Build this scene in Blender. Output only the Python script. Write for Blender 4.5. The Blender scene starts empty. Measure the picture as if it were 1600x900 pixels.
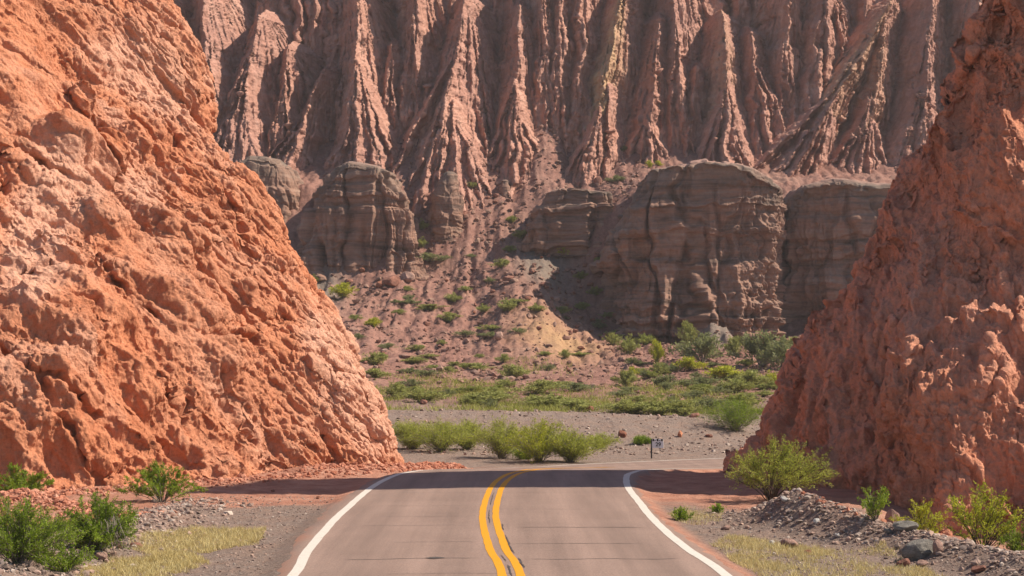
import bpy, bmesh, math, random
import numpy as np
from mathutils import Vector, Matrix

random.seed(7)
RNG = np.random.default_rng(11)
sc = bpy.context.scene
COL = sc.collection
f4 = np.float32

# ------------------------------------------------------------------ camera
F = 2667.0
CAMZ = 3.3
PITCH = math.atan(104.0 / F)
cd = bpy.data.cameras.new("camera")
cam = bpy.data.objects.new("camera", cd)
COL.objects.link(cam)
cd.lens = 60.0
cd.sensor_width = 36.0
cd.clip_start = 0.5
cd.clip_end = 4000
cam.location = (0, 0, CAMZ)
cam.rotation_euler = (math.radians(90) + PITCH, 0, 0)
sc.camera = cam


def at(px, py, D):
    """photo pixel (1600x900) at distance D -> world point"""
    a = (px - 800) / F
    b = (450 - py) / F
    yy = math.cos(PITCH) - b * math.sin(PITCH)
    zz = math.sin(PITCH) + b * math.cos(PITCH)
    t = D / yy
    return (a * t, D, CAMZ + zz * t)


def zpix(py, D):
    return at(800, py, D)[2]


# ------------------------------------------------------------------ noise
_pr = np.random.default_rng(5)
PERM = np.concatenate([_pr.permutation(256)] * 3).astype(np.int32)
_g = _pr.normal(size=(256, 3))
GRAD = (_g / np.linalg.norm(_g, axis=1)[:, None]).astype(f4)


def _perlin(p):
    i0 = np.floor(p).astype(np.int32)
    fr = p - i0
    u = fr * fr * fr * (fr * (fr * 6 - 15) + 10)
    i0 &= 255
    res = 0
    for dx in (0, 1):
        wx = u[:, 0] if dx else 1 - u[:, 0]
        a = PERM[i0[:, 0] + dx]
        for dy in (0, 1):
            wy = u[:, 1] if dy else 1 - u[:, 1]
            b = PERM[a + i0[:, 1] + dy]
            for dz in (0, 1):
                wz = u[:, 2] if dz else 1 - u[:, 2]
                g = GRAD[PERM[b + i0[:, 2] + dz]]
                dot = (g[:, 0] * (fr[:, 0] - dx) + g[:, 1] * (fr[:, 1] - dy) + g[:, 2] * (fr[:, 2] - dz))
                res = res + wx * wy * wz * dot
    return res * 1.5


def perlin(p):
    p = np.asarray(p, dtype=f4)
    sh = p.shape[:-1]
    q = p.reshape(-1, 3)
    out = np.empty(len(q), f4)
    for s in range(0, len(q), 65536):
        out[s:s + 65536] = _perlin(q[s:s + 65536])
    return out.reshape(sh)


def fbm(p, o=4, gain=0.5, mode=0):
    """mode 0 smooth, 1 ridged (sharp crests), 2 billow (sharp valleys)"""
    r = 0
    a = 1.0
    tot = 0
    p = np.asarray(p, f4)
    for k in range(o):
        n = perlin(p + f4(17.3 * k))
        if mode == 1:
            n = 1 - 2 * np.abs(n)
        elif mode == 2:
            n = 2 * np.abs(n) - 0.6
        r = r + a * n
        tot += a
        a *= gain
        p = p * f4(2.03)
    return r / tot


def _worley(p):
    i0 = np.floor(p).astype(np.int32)
    fr = (p - i0).astype(f4)
    F1 = np.full(len(p), 9.0, f4)
    F2 = np.full(len(p), 9.0, f4)
    ID = np.zeros(len(p), f4)
    for dx in (-1, 0, 1):
        a = PERM[(i0[:, 0] + dx) & 255]
        for dy in (-1, 0, 1):
            b = PERM[a + ((i0[:, 1] + dy) & 255)]
            for dz in (-1, 0, 1):
                h = PERM[b + ((i0[:, 2] + dz) & 255)]
                jx = PERM[h + 31] / 255.0
                jy = PERM[h + 97] / 255.0
                jz = PERM[h + 151] / 255.0
                d = np.sqrt((dx + jx - fr[:, 0]) ** 2 + (dy + jy - fr[:, 1]) ** 2 + (dz + jz - fr[:, 2]) ** 2).astype(f4)
                m = d < F1
                F2 = np.where(m, F1, np.minimum(F2, d))
                ID = np.where(m, h / 255.0, ID).astype(f4)
                F1 = np.where(m, d, F1)
    return F1, F2, ID


def worley(p):
    p = np.asarray(p, f4)
    sh = p.shape[:-1]
    q = p.reshape(-1, 3)
    o = [np.empty(len(q), f4) for _ in range(3)]
    for s in range(0, len(q), 65536):
        r = _worley(q[s:s + 65536])
        for k in range(3):
            o[k][s:s + 65536] = r[k]
    return [x.reshape(sh) for x in o]


def sst(a, b, x):
    t = np.clip((x - a) / (b - a), 0, 1)
    return t * t * (3 - 2 * t)


# ------------------------------------------------------------------ mesh helpers
def tag(o, label=None, cat=None, group=None, kind=None):
    if label:
        o["label"] = label
    if cat:
        o["category"] = cat
    if group:
        o["group"] = group
    if kind:
        o["kind"] = kind
    return o


def link(name, me, mat=None, parent=None):
    o = bpy.data.objects.new(name, me)
    COL.objects.link(o)
    if mat is not None and len(me.materials) == 0:
        me.materials.append(mat)
    if parent is not None:
        o.parent = parent
    return o


def empty(name, loc, rz=0.0):
    o = bpy.data.objects.new(name, None)
    o.empty_display_size = 0.2
    COL.objects.link(o)
    o.location = loc
    o.rotation_euler = (0, 0, rz)
    return o


def np_mesh(name, V, Fc, smooth=True, attrs=None):
    """V (n,3), Fc (m,k) all faces of k corners"""
    me = bpy.data.meshes.new(name)
    V = np.ascontiguousarray(V, f4)
    Fc = np.ascontiguousarray(Fc, np.int32)
    k = Fc.shape[1]
    me.vertices.add(len(V))
    me.vertices.foreach_set("co", V.ravel())
    me.loops.add(Fc.size)
    me.loops.foreach_set("vertex_index", Fc.ravel())
    me.polygons.add(len(Fc))
    me.polygons.foreach_set("loop_start", np.arange(0, Fc.size, k, dtype=np.int32))
    me.polygons.foreach_set("use_smooth", np.full(len(Fc), smooth, dtype=bool))
    me.update(calc_edges=True)
    me.validate()
    for an, av in (attrs or {}).items():
        av = np.asarray(av, f4)
        if av.ndim == 1:
            a = me.attributes.new(an, 'FLOAT', 'POINT')
            a.data.foreach_set("value", av)
        else:
            a = me.attributes.new(an, 'FLOAT_VECTOR', 'POINT')
            a.data.foreach_set("vector", av.ravel())
    return me


def grid_faces(nv, nu, flip=False):
    i = np.arange(nv * nu).reshape(nv, nu)
    q = np.stack([i[:-1, :-1], i[:-1, 1:], i[1:, 1:], i[1:, :-1]], -1).reshape(-1, 4)
    return q[:, ::-1] if flip else q


def grid_mesh(name, P, attrs=None, flip=False, smooth=True):
    nv, nu = P.shape[:2]
    at_ = {k: (v.reshape(-1) if v.ndim == 2 else v.reshape(-1, 3)) for k, v in (attrs or {}).items()}
    return np_mesh(name, P.reshape(-1, 3), grid_faces(nv, nu, flip), smooth, at_)


def catmull(P, t):
    """P (k,...) controls, t samples in [0,k-1]"""
    P = np.asarray(P, float)
    k = len(P)
    E = np.concatenate([[2 * P[0] - P[1]], P, [2 * P[-1] - P[-2]]])
    t = np.clip(np.asarray(t, float), 0, k - 1 - 1e-6)
    i = t.astype(int)
    f = (t - i).reshape((-1,) + (1,) * (P.ndim - 1))
    a, b, c, d = E[i], E[i + 1], E[i + 2], E[i + 3]
    return 0.5 * (2 * b + (c - a) * f + (2 * a - 5 * b + 4 * c - d) * f * f + (3 * b - a - 3 * c + d) * f ** 3)


def loft(levels, zs, nu, nv, uw, vw):
    """levels: list of lists of (x,y); zs: z per level (number or list). uw/vw: sample weights per interval"""
    L = np.array([[(x, y, (z if np.isscalar(z) else z[j])) for j, (x, y) in enumerate(l)] for l, z in zip(levels, zs)], float)
    cu = np.concatenate([[0], np.cumsum(uw)])
    cv = np.concatenate([[0], np.cumsum(vw)])
    tu = np.interp(np.linspace(0, cu[-1], nu), cu, np.arange(len(cu)))
    tv = np.interp(np.linspace(0, cv[-1], nv), cv, np.arange(len(cv)))
    A = catmull(L, tv)                       # nv,k,3
    B = catmull(np.swapaxes(A, 0, 1), tu)    # nu,nv,3
    return np.swapaxes(B, 0, 1)              # nv,nu,3


def normals(P):
    du = np.gradient(P, axis=1)
    dv = np.gradient(P, axis=0)
    n = np.cross(du, dv)
    return n / (np.linalg.norm(n, axis=-1, keepdims=True) + 1e-9)


# ------------------------------------------------------------------ materials
def new_mat(name):
    m = bpy.data.materials.new(name)
    m.use_nodes = True
    nt = m.node_tree
    b = nt.nodes["Principled BSDF"]
    b.inputs["Roughness"].default_value = 0.95
    b.inputs["Specular IOR Level"].default_value = 0.15
    return m, nt, b


def N(nt, typ, **kw):
    n = nt.nodes.new(typ)
    for k, v in kw.items():
        if k in n.inputs.keys() if hasattr(n.inputs, 'keys') else False:
            n.inputs[k].default_value = v
        else:
            setattr(n, k, v)
    return n


def coords(nt, scale=(1, 1, 1), rot=(0, 0, 0)):
    tc = nt.nodes.new('ShaderNodeNewGeometry')
    mp = nt.nodes.new('ShaderNodeMapping')
    mp.inputs['Scale'].default_value = scale
    mp.inputs['Rotation'].default_value = rot
    nt.links.new(tc.outputs['Position'], mp.inputs['Vector'])
    return mp.outputs[0]


def noise(nt, vec, scale, detail=6, rough=0.55, dist=0.0):
    n = nt.nodes.new('ShaderNodeTexNoise')
    n.inputs['Scale'].default_value = scale
    n.inputs['Detail'].default_value = detail
    n.inputs['Roughness'].default_value = rough
    n.inputs['Distortion'].default_value = dist
    if vec is not None:
        nt.links.new(vec, n.inputs['Vector'])
    return n.outputs['Fac']


def ramp(nt, fac, stops):
    r = nt.nodes.new('ShaderNodeValToRGB')
    e = r.color_ramp.elements
    while len(e) < len(stops):
        e.new(0.5)
    for k, (p, c) in enumerate(stops):
        e[k].position = p
        e[k].color = (c[0], c[1], c[2], 1) if not np.isscalar(c) else (c, c, c, 1)
    nt.links.new(fac, r.inputs[0])
    return r.outputs[0]


def mix(nt, fac, a, b, mode='MIX'):
    m = nt.nodes.new('ShaderNodeMix')
    m.data_type = 'RGBA'
    m.blend_type = mode
    for s, v in ((m.inputs[0], fac), (m.inputs[6], a), (m.inputs[7], b)):
        if isinstance(v, bpy.types.NodeSocket):
            nt.links.new(v, s)
        elif np.isscalar(v):
            s.default_value = v
        else:
            s.default_value = (v[0], v[1], v[2], 1)
    return m.outputs[2]


def math_(nt, op, a, b=0.5, c=None):
    m = nt.nodes.new('ShaderNodeMath')
    m.operation = op
    for s, v in zip(m.inputs, (a, b, c)):
        if v is None:
            continue
        if isinstance(v, bpy.types.NodeSocket):
            nt.links.new(v, s)
        else:
            s.default_value = v
    return m.outputs[0]


def attr(nt, name):
    a = nt.nodes.new('ShaderNodeAttribute')
    a.attribute_name = name
    return a.outputs['Fac']


def bump(nt, bsdf, h, strength=0.5, dist=0.05, prev=None):
    b = nt.nodes.new('ShaderNodeBump')
    b.inputs['Strength'].default_value = strength
    b.inputs['Distance'].default_value = dist
    nt.links.new(h, b.inputs['Height'])
    if prev is not None:
        nt.links.new(prev, b.inputs['Normal'])
    nt.links.new(b.outputs[0], bsdf.inputs['Normal'])
    return b.outputs[0]


def setc(nt, b, c):
    nt.links.new(c, b.inputs['Base Color'])


def plain(name, c, rough=0.8, var=0.25, scale=8.0):
    m, nt, b = new_mat(name)
    f = noise(nt, coords(nt), scale)
    setc(nt, b, ramp(nt, f, [(0.3, [x * (1 - var) for x in c]), (0.7, [min(1, x * (1 + var)) for x in c])]))
    b.inputs['Roughness'].default_value = rough
    return m


def mat_red_rock(name, base, pale, deep, rot, streak=(1, 1, 0.25)):
    m, nt, b = new_mat(name)
    v = coords(nt)
    vs = coords(nt, streak, rot)
    n1 = noise(nt, v, 0.35, 7, 0.6, 0.3)
    n2 = noise(nt, vs, 1.1, 8, 0.62, 0.4)
    n3 = noise(nt, v, 5.0, 6, 0.65)
    n4 = noise(nt, v, 0.16, 5, 0.55)
    c = ramp(nt, n2, [(0.28, deep), (0.47, base), (0.62, [x * 1.12 for x in base]), (0.8, pale)])
    pm = attr(nt, "pale")
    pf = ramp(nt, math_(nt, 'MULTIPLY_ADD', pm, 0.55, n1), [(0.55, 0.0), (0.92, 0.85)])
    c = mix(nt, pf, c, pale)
    c = mix(nt, ramp(nt, n4, [(0.42, 0.0), (0.62, 0.45)]), c, [base[0] * 0.92, base[1] * 1.15, base[2] * 1.4])
    c = mix(nt, 0.55, c, ramp(nt, n3, [(0.2, 0.55), (0.5, 1.0), (0.8, 1.35)]), 'MULTIPLY')
    c = mix(nt, 0.5, c, ramp(nt, noise(nt, v, 16, 5, 0.7), [(0.28, 0.6), (0.5, 1.0), (0.72, 1.25)]), 'MULTIPLY')
    # a few grey chips embedded in the clay
    vo = nt.nodes.new('ShaderNodeTexVoronoi')
    vo.inputs['Scale'].default_value = 7
    nt.links.new(v, vo.inputs['Vector'])
    chip = ramp(nt, vo.outputs['Distance'], [(0.10, 1.0), (0.16, 0.0)])
    sel = ramp(nt, noise(nt, v, 1.3, 3), [(0.60, 0.0), (0.66, 0.6)])
    c = mix(nt, math_(nt, 'MULTIPLY', chip, sel), c, (0.24, 0.17, 0.15))
    setc(nt, b, c)
    wn = nt.nodes.new('ShaderNodeTexNoise')
    wn.inputs['Scale'].default_value = 6
    wn.inputs['Detail'].default_value = 3
    nt.links.new(v, wn.inputs['Vector'])
    vm = nt.nodes.new('ShaderNodeVectorMath')
    vm.operation = 'MULTIPLY_ADD'
    nt.links.new(wn.outputs['Color'], vm.inputs[0])
    vm.inputs[1].default_value = (.22, .22, .22)
    nt.links.new(v, vm.inputs[2])
    vh = []
    for sc_ in (9.0, 22.0):
        vo2 = nt.nodes.new('ShaderNodeTexVoronoi')
        vo2.inputs['Scale'].default_value = sc_
        nt.links.new(vm.outputs[0], vo2.inputs['Vector'])
        vh.append(vo2.outputs['Distance'])
    h = math_(nt, 'SUBTRACT', noise(nt, v, 10, 8, 0.74), math_(nt, 'MULTIPLY_ADD', vh[0], .28, math_(nt, 'MULTIPLY', vh[1], .12)))
    bump(nt, b, h, 0.85, 0.11)
    return m


# ------------------------------------------------------------------ ground heights
ZB_Y = [-80, 44, 47, 50, 54, 57, 60, 64, 68, 72, 400]
ZB_Z = [0, 0, -0.02, -0.10, -0.32, -0.5, -0.64, -0.72, -0.75, -0.75, -0.75]
_yy = np.linspace(-80, 400, 4801)
_zz = np.interp(_yy, ZB_Y, ZB_Z)
_k = np.hanning(31)
_zz = np.convolve(np.pad(_zz, 15, mode='edge'), _k / _k.sum(), 'valid')


def zbase(y):
    return np.interp(y, _yy, _zz)


# road: centre line, left edge, right edge
RC = np.array([(-0.1, -20), (0.15, 0), (0.12, 15), (0.0, 25), (-0.25, 29), (-0.45, 34), (-0.46, 38), (-0.36, 42.5), (-0.1, 46),
               (0.35, 49), (1.3, 53), (3.2, 57.3), (6.0, 60.8), (10, 63.8), (15, 66.3), (22, 68.4), (32, 70), (48, 71), (70, 71)], float)


def resample(P, step):
    t = np.linspace(0, len(P) - 1, 4000)
    q = catmull(P, t)
    s = np.concatenate([[0], np.cumsum(np.linalg.norm(np.diff(q, axis=0), axis=1))])
    n = int(s[-1] / step)
    ss = np.linspace(0, s[-1], n)
    return np.stack([np.interp(ss, s, q[:, k]) for k in range(q.shape[1])], 1), ss


RCL, RCS = resample(RC, 0.25)
_d = np.gradient(RCL, axis=0)
_d /= np.linalg.norm(_d, axis=1)[:, None]
RNL = np.stack([-_d[:, 1], _d[:, 0]], 1)   # points left


def road_off(x, y):
    """signed offset from the road centre (left positive)"""
    sh = np.shape(x)
    q = np.stack([np.ravel(x), np.ravel(y)], 1).astype(f4)
    out = np.empty(len(q), f4)
    C = RCL[::2].astype(f4)
    NN = RNL[::2].astype(f4)
    for s in range(0, len(q), 8192):
        b = q[s:s + 8192]
        d2 = (b[:, None, 0] - C[None, :, 0]) ** 2 + (b[:, None, 1] - C[None, :, 1]) ** 2
        i = d2.argmin(1)
        dv = b - C[i]
        sg = np.sign((dv * NN[i]).sum(1))
        out[s:s + 8192] = sg * np.sqrt(d2[np.arange(len(b)), i])
    return out.reshape(sh)


TD = [62, 70, 76, 84, 90, 100, 118, 130, 140, 150, 154, 158, 162, 166, 172, 178, 184, 190, 200, 240]
TP = [-400, 450, 520, 560, 600, 650, 700, 750, 800, 850, 900, 950, 1000, 1100, 1200, 1300, 1420, 2200]
_zt = {
    -400: [-.7, -.75, -.6, .0, .2, .6, 1.6, 3.0, 5, 6.5, 7, 8, 9, 14, 20.3, 21.8, 25, 30, 40, 58],
    450: [-.7, -.75, -.6, .0, .2, .6, 1.8, 3.5, 5, 7, 8, 9, 9.6, 14, 20.3, 21.8, 25, 30, 40, 58],
    520: [-.7, -.75, -.6, .3, .2, .6, 1.8, 3.3, 4.8, 6.6, 7.5, 8.6, 9.8, 14, 20.3, 21.8, 25, 30, 40, 58],
    560: [-.7, -.75, -.6, .5, .2, .55, 1.6, 2.9, 4.3, 6.3, 7.4, 8.6, 10.0, 14, 20.3, 21.8, 25, 30, 40, 58],
    600: [-.7, -.75, -.65, .55, .15, .5, 1.4, 2.5, 3.9, 6.2, 7.3, 8.5, 10.1, 14, 20.3, 21.8, 25, 30, 40, 58],
    650: [-.7, -.75, -.7, .58, .1, .5, 1.3, 2.3, 3.7, 6.2, 7.4, 8.6, 9.9, 11.2, 17, 22.8, 28, 31.5, 40, 58],
    700: [-.7, -.75, -.75, .58, .1, .47, 1.3, 2.2, 3.7, 6.0, 7.2, 8.5, 9.9, 11.4, 16.8, 22.5, 26.8, 30.5, 40, 58],
    750: [-.7, -.75, -.78, .58, .1, .45, 1.26, 2.1, 3.8, 5.7, 7.0, 8.6, 10.1, 11.8, 16.8, 21.6, 27, 31, 40, 58],
    800: [-.7, -.75, -.78, .56, .1, .45, 1.26, 2.2, 4.6, 7.3, 8.7, 10.2, 11.6, 13, 16.8, 20.8, 25, 30, 40, 58],
    850: [-.7, -.75, -.78, .50, .1, .45, 1.26, 2.3, 4.3, 6.8, 8.3, 9.7, 11.2, 12.6, 16.8, 22, 28, 32, 40, 58],
    900: [-.7, -.75, -.78, .45, .05, .45, 1.26, 1.9, 3.3, 4.9, 5.7, 6.7, 8.6, 12, 17.6, 20.6, 24.5, 30, 40, 58],
    950: [-.7, -.75, -.78, .40, .05, .45, 1.26, 1.9, 3.3, 4.2, 4.7, 5.4, 9, 17.5, 19.8, 21.4, 25, 30, 40, 58],
    1000: [-.7, -.75, -.78, .36, .0, .45, 1.26, 1.95, 3.3, 4.1, 4.3, 5.5, 12, 19.5, 20.8, 22.4, 25.5, 30, 40, 60],
    1100: [-.7, -.75, -.78, .22, .0, .45, 1.3, 2.1, 3.4, 4.0, 4.2, 5.2, 11, 19, 20.8, 22.4, 25.5, 30, 40, 60],
    1200: [-.7, -.75, -.78, -.4, -.1, .45, 1.4, 2.3, 3.5, 4.2, 4.5, 5.2, 8, 17, 20.8, 22.4, 25.5, 30, 40, 60],
    1300: [-.7, -.75, -.78, -.5, -.1, .45, 1.5, 2.6, 4.0, 4.9, 5.2, 5.8, 7.5, 16, 20.8, 22.4, 25.5, 30, 40, 60],
    1420: [-.7, -.75, -.78, -.5, -.1, .45, 1.6, 3.0, 4.4, 5.3, 6, 6.5, 8, 16, 20.8, 22.4, 25.5, 30, 40, 60],
    2200: [-.7, -.75, -.78, -.5, -.1, .45, 1.8, 3.6, 5.2, 7, 9, 12, 17, 19.5, 20.8, 22.4, 25.5, 30, 40, 60]}
_T = np.array([_zt[p] for p in TP], float)
_gp = np.linspace(-400, 2200, 521)
_gd = np.linspace(62, 240, 713)
_t1 = np.stack([np.interp(_gp, TP, _T[:, j]) for j in range(len(TD))], 1)
_t2 = np.stack([np.interp(_gd, TD, _t1[i]) for i in range(len(_gp))], 0)


def _blur(a, n, ax):
    k = np.hanning(n + 2)[1:-1]
    k /= k.sum()
    return np.apply_along_axis(lambda r: np.convolve(np.pad(r, n // 2, mode='edge'), k, 'valid'), ax, a)


_t2 = _blur(_blur(_t2, 9, 0), 11, 1)


def ztable(x, y):
    p = np.clip(x / np.maximum(y, 1) * F + 800, -400, 2199)
    d = np.clip(y, 62, 239.9)
    fp = (p + 400) / 5.0
    fd = (d - 62) / 0.25
    i = np.clip(fp.astype(int), 0, 519)
    j = np.clip(fd.astype(int), 0, 711)
    a = fp - i
    b = fd - j
    return (_t2[i, j] * (1 - a) * (1 - b) + _t2[i + 1, j] * a * (1 - b) + _t2[i, j + 1] * (1 - a) * b + _t2[i + 1, j + 1] * a * b)


def seg_dist(x, y, line):
    """distance to a polyline and its parameter"""
    best = np.full(np.shape(x), 1e9)
    par = np.zeros(np.shape(x))
    for k in range(len(line) - 1):
        ax, ay = line[k]
        bx, by = line[k + 1]
        L2 = (bx - ax) ** 2 + (by - ay) ** 2
        t = np.clip(((x - ax) * (bx - ax) + (y - ay) * (by - ay)) / L2, 0, 1)
        d = np.hypot(x - ax - t * (bx - ax), y - ay - t * (by - ay))
        m = d < best
        best = np.where(m, d, best)
        par = np.where(m, k + t, par)
    return best, par


BERM_R = [(5.2, 36.0), (5.6, 33.8), (6.7, 31.0), (7.3, 28.5), (7.9, 26.0), (8.5, 22)]
BERM_R_H = [0.10, 0.72, 0.34, 0.30, 0.34, 0.2]
BERM_L = [(-7.0, 39.5), (-7.1, 36), (-7.0, 32.5), (-7.1, 28.5), (-7.3, 24.5), (-7.6, 20)]
BERM_L_H = [0.05, 0.18, 0.22, 0.25, 0.30, 0.3]


def zground(x, y, rough=True):
    x = np.asarray(x, float)
    y = np.asarray(y, float)
    zn = zbase(y)
    off = road_off(x, y)
    ao = np.abs(off)
    w = sst(58, 66, y)
    z = zn * (1 - w) + ztable(x, y) * w
    # the road corridor stays on the road's own level
    keep = 1 - sst(4.2, 7.0, ao)
    z = z * (1 - keep * w) + zn * keep * w
    near = (1 - sst(52, 60, y))
    free = sst(3.5, 4.6, ao)
    d, p = seg_dist(x, y, BERM_R)
    z = z + near * np.interp(p, range(6), BERM_R_H) * np.exp(-(d / 0.62) ** 2)
    z = z - near * 0.75 * sst(0.6, 3.4, x - np.interp(y, [20, 26, 29, 31, 34, 36, 42], [8.4, 7.9, 7.2, 6.6, 6.2, 6.3, 7.5])) * (1 - sst(36, 42, y))
    d, p = seg_dist(x, y, BERM_L)
    z = z + near * np.interp(p, range(6), BERM_L_H) * np.exp(-(d / 0.6) ** 2)
    # red earth bank by the left edge of the frame
    z = z + 0.62 * np.exp(-(((x + 9.9) / 1.5) ** 2 + ((y - 34.6) / 1.4) ** 2))
    # low spill of red dirt at the nose of the left cliff
    d, p = seg_dist(x, y, [(-6.0, 49.6), (-4.6, 53.6), (-3.3, 56.6), (-2.4, 58.5)])
    z = z + 0.25 * np.exp(-(d / 0.9) ** 2)
    z = z + 0.25 * sst(-4, -10, -(x + 2)) * 0
    cx_, cy_ = at(1118, 545, 151.0)[:2]
    z = z + 1.9 * np.exp(-(((x - cx_) / 1.5) ** 2 + ((y - cy_) / 2.0) ** 2))
    # gentle slopes off the road shoulder
    z = z - 0.10 * sst(3.35, 3.9, ao) * (1 - sst(60, 70, y))
    if rough:
        P = np.stack([x, y, z * 0 + 3.1], -1)
        far = sst(64, 110, y)
        z = z + free * (0.05 * fbm(P * 0.9, 4) + 0.03 * fbm(P * 4.0, 3))
        z = z + far * (0.40 * fbm(P * 0.16, 5, 0.55) + 0.22 * fbm(P * 0.9, 4, 0.6))
        # rubble on the scree
        sl = sst(120, 150, y)
        z = z + sl * 0.5 * np.clip(fbm(P * 1.3 + 9, 4, 0.6), 0, 1) + sst(100, 130, y) * 0.10 * fbm(P * 3.1 + 5, 3, .6)
        # scree chutes: faint runnels downhill
        Q = np.stack([x * 0.55, y * 0.10, z * 0 + 8], -1)
        z = z + sl * 0.7 * fbm(Q, 4, 0.55, 2)
    return z


def zg1(x, y):
    return float(zground(np.array([x]), np.array([y]))[0])


# ------------------------------------------------------------------ ground sheet (fan shaped grid, denser where it is near)
ang = np.concatenate([np.linspace(-6, -0.42, 40)[:-1], np.linspace(-0.42, 0.42, 900), np.linspace(0.42, 6, 40)[1:]])
dist = np.concatenate([np.linspace(-60, 16, 20)[:-1], np.linspace(16, 62, 420)[:-1], np.linspace(62, 100, 200)[:-1], np.linspace(100, 205, 520)[:-1], np.linspace(205, 1500, 40)])
DD, AA = np.meshgrid(dist, ang, indexing='ij')
GX = AA * np.maximum(DD, 26)
GX = np.where(np.abs(AA) > 0.42, np.sign(AA) * (0.42 * np.maximum(DD, 26) + (np.abs(AA) - 0.42) * 150), GX)
GY = DD
GZ = zground(GX, GY)
offg = road_off(GX, GY)
aog = np.abs(offg)
Pn = np.stack([GX, GY, GX * 0], -1)
nz1 = fbm(Pn * 0.5, 5)
nz2 = fbm(Pn * 1.7 + 4, 5, 0.6)
# where the red dirt lies
red = sst(-0.12, 0.12, (GY - 38.5) / 9 + 0.35 * nz1 + np.where(GX < 0, 0.03 * (-GX - 4), 0.0)) * (1 - sst(57, 63, GY + 2 * nz1))
red = np.maximum(red, np.exp(-(((GX + 9.9) / 2.2) ** 2 + ((GY - 34.6) / 2.2) ** 2)) * 1.3)
red = np.maximum(red, 0.9 * sst(0.9, 0.0, np.abs(aog - 3.55) / 0.5) * (GX > 0) * (GY < 60))
dr, pr_ = seg_dist(GX, GY, [(6.5, 35.6), (6.6, 33.6), (7.0, 32.2)])
red = np.maximum(red, 1.3 * np.exp(-(dr / 0.7) ** 2))
red = np.maximum(red, sst(0.8, 2.0, GX - np.interp(GY, [20, 26, 31, 36, 42], [8.4, 7.9, 6.6, 6.3, 7.0])) * (GY < 45) * (GX > 0))
red = np.clip(red + 0.25 * nz2, 0, 1)
# gravel berm / road base beyond the bend against the pink scree
scree = sst(88, 112, GY + 10 * nz1)
pxg = GX / np.maximum(GY, 1) * F + 800
yel = np.exp(-(((pxg - 880) / 70) ** 2 + ((GY - 144) / 8) ** 2)) * 0.8
gry = np.exp(-(((pxg - 850) / 40) ** 2 + ((GY - 165) / 6) ** 2)) * 1.4 + np.exp(-(((pxg - 1118) / 34) ** 2 + ((GY - 151) / 3.4) ** 2)) * 1.5 \
    + np.exp(-(((pxg - 505) / 35) ** 2 + ((GY - 160) / 5) ** 2)) * 1.2
me = grid_mesh("ground", np.stack([GX, GY, GZ], -1), {"red": red, "scree": scree, "yellow": np.clip(yel + 0.3 * nz2 * (yel > .15), 0, 1), "grey": np.clip(gry, 0, 1)})

m, nt, b = new_mat("ground")
v = coords(nt)
nA = noise(nt, v, 1.2, 8, 0.65)
nB = noise(nt, v, 14, 6, 0.7)
nC = noise(nt, v, 0.35, 6, 0.6)
gravel = ramp(nt, nB, [(0.25, (0.105, 0.076, 0.062)), (0.5, (0.23, 0.168, 0.136)), (0.62, (0.31, 0.232, 0.188)), (0.78, (0.44, 0.36, 0.30))])
gravel = mix(nt, ramp(nt, nA, [(0.45, 0), (0.7, 0.6)]), gravel, (0.27, 0.17, 0.12))
redc = ramp(nt, nA, [(0.3, (0.29, 0.128, 0.085)), (0.5, (0.42, 0.195, 0.128)), (0.72, (0.52, 0.29, 0.205))])
redc = mix(nt, 0.5, redc, ramp(nt, nB, [(0.25, 0.55), (0.5, 1.0), (0.75, 1.25)]), 'MULTIPLY')
screec = ramp(nt, nC, [(0.3, (0.20, 0.098, 0.073)), (0.5, (0.265, 0.135, 0.102)), (0.7, (0.32, 0.178, 0.132))])
sB = noise(nt, v, 2.2, 8, 0.75)
screec = mix(nt, 0.8, screec, ramp(nt, sB, [(0.28, 0.5), (0.5, 1.0), (0.72, 1.5)]), 'MULTIPLY')
yc = ramp(nt, sB, [(0.3, (0.33, 0.18, 0.09)), (0.7, (0.48, 0.31, 0.15))])
c = mix(nt, attr(nt, "red"), gravel, redc)
c = mix(nt, attr(nt, "scree"), c, screec)
c = mix(nt, attr(nt, "yellow"), c, yc)
c = mix(nt, attr(nt, "grey"), c, ramp(nt, sB, [(0.3, (0.17, 0.127, 0.10)), (0.7, (0.25, 0.19, 0.15))]))
setc(nt, b, c)
h1 = bump(nt, b, noise(nt, v, 22, 8, 0.75), 0.8, 0.03)
bump(nt, b, noise(nt, v, 2.5, 9, 0.72), 0.6, 0.25, h1)
MAT_GROUND = m
ground = link("ground", me, m)
tag(ground, "red dirt, grey gravel and stony pink scree under the road and cliffs", "ground", kind="structure")

# ------------------------------------------------------------------ road
HW = 3.45


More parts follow.
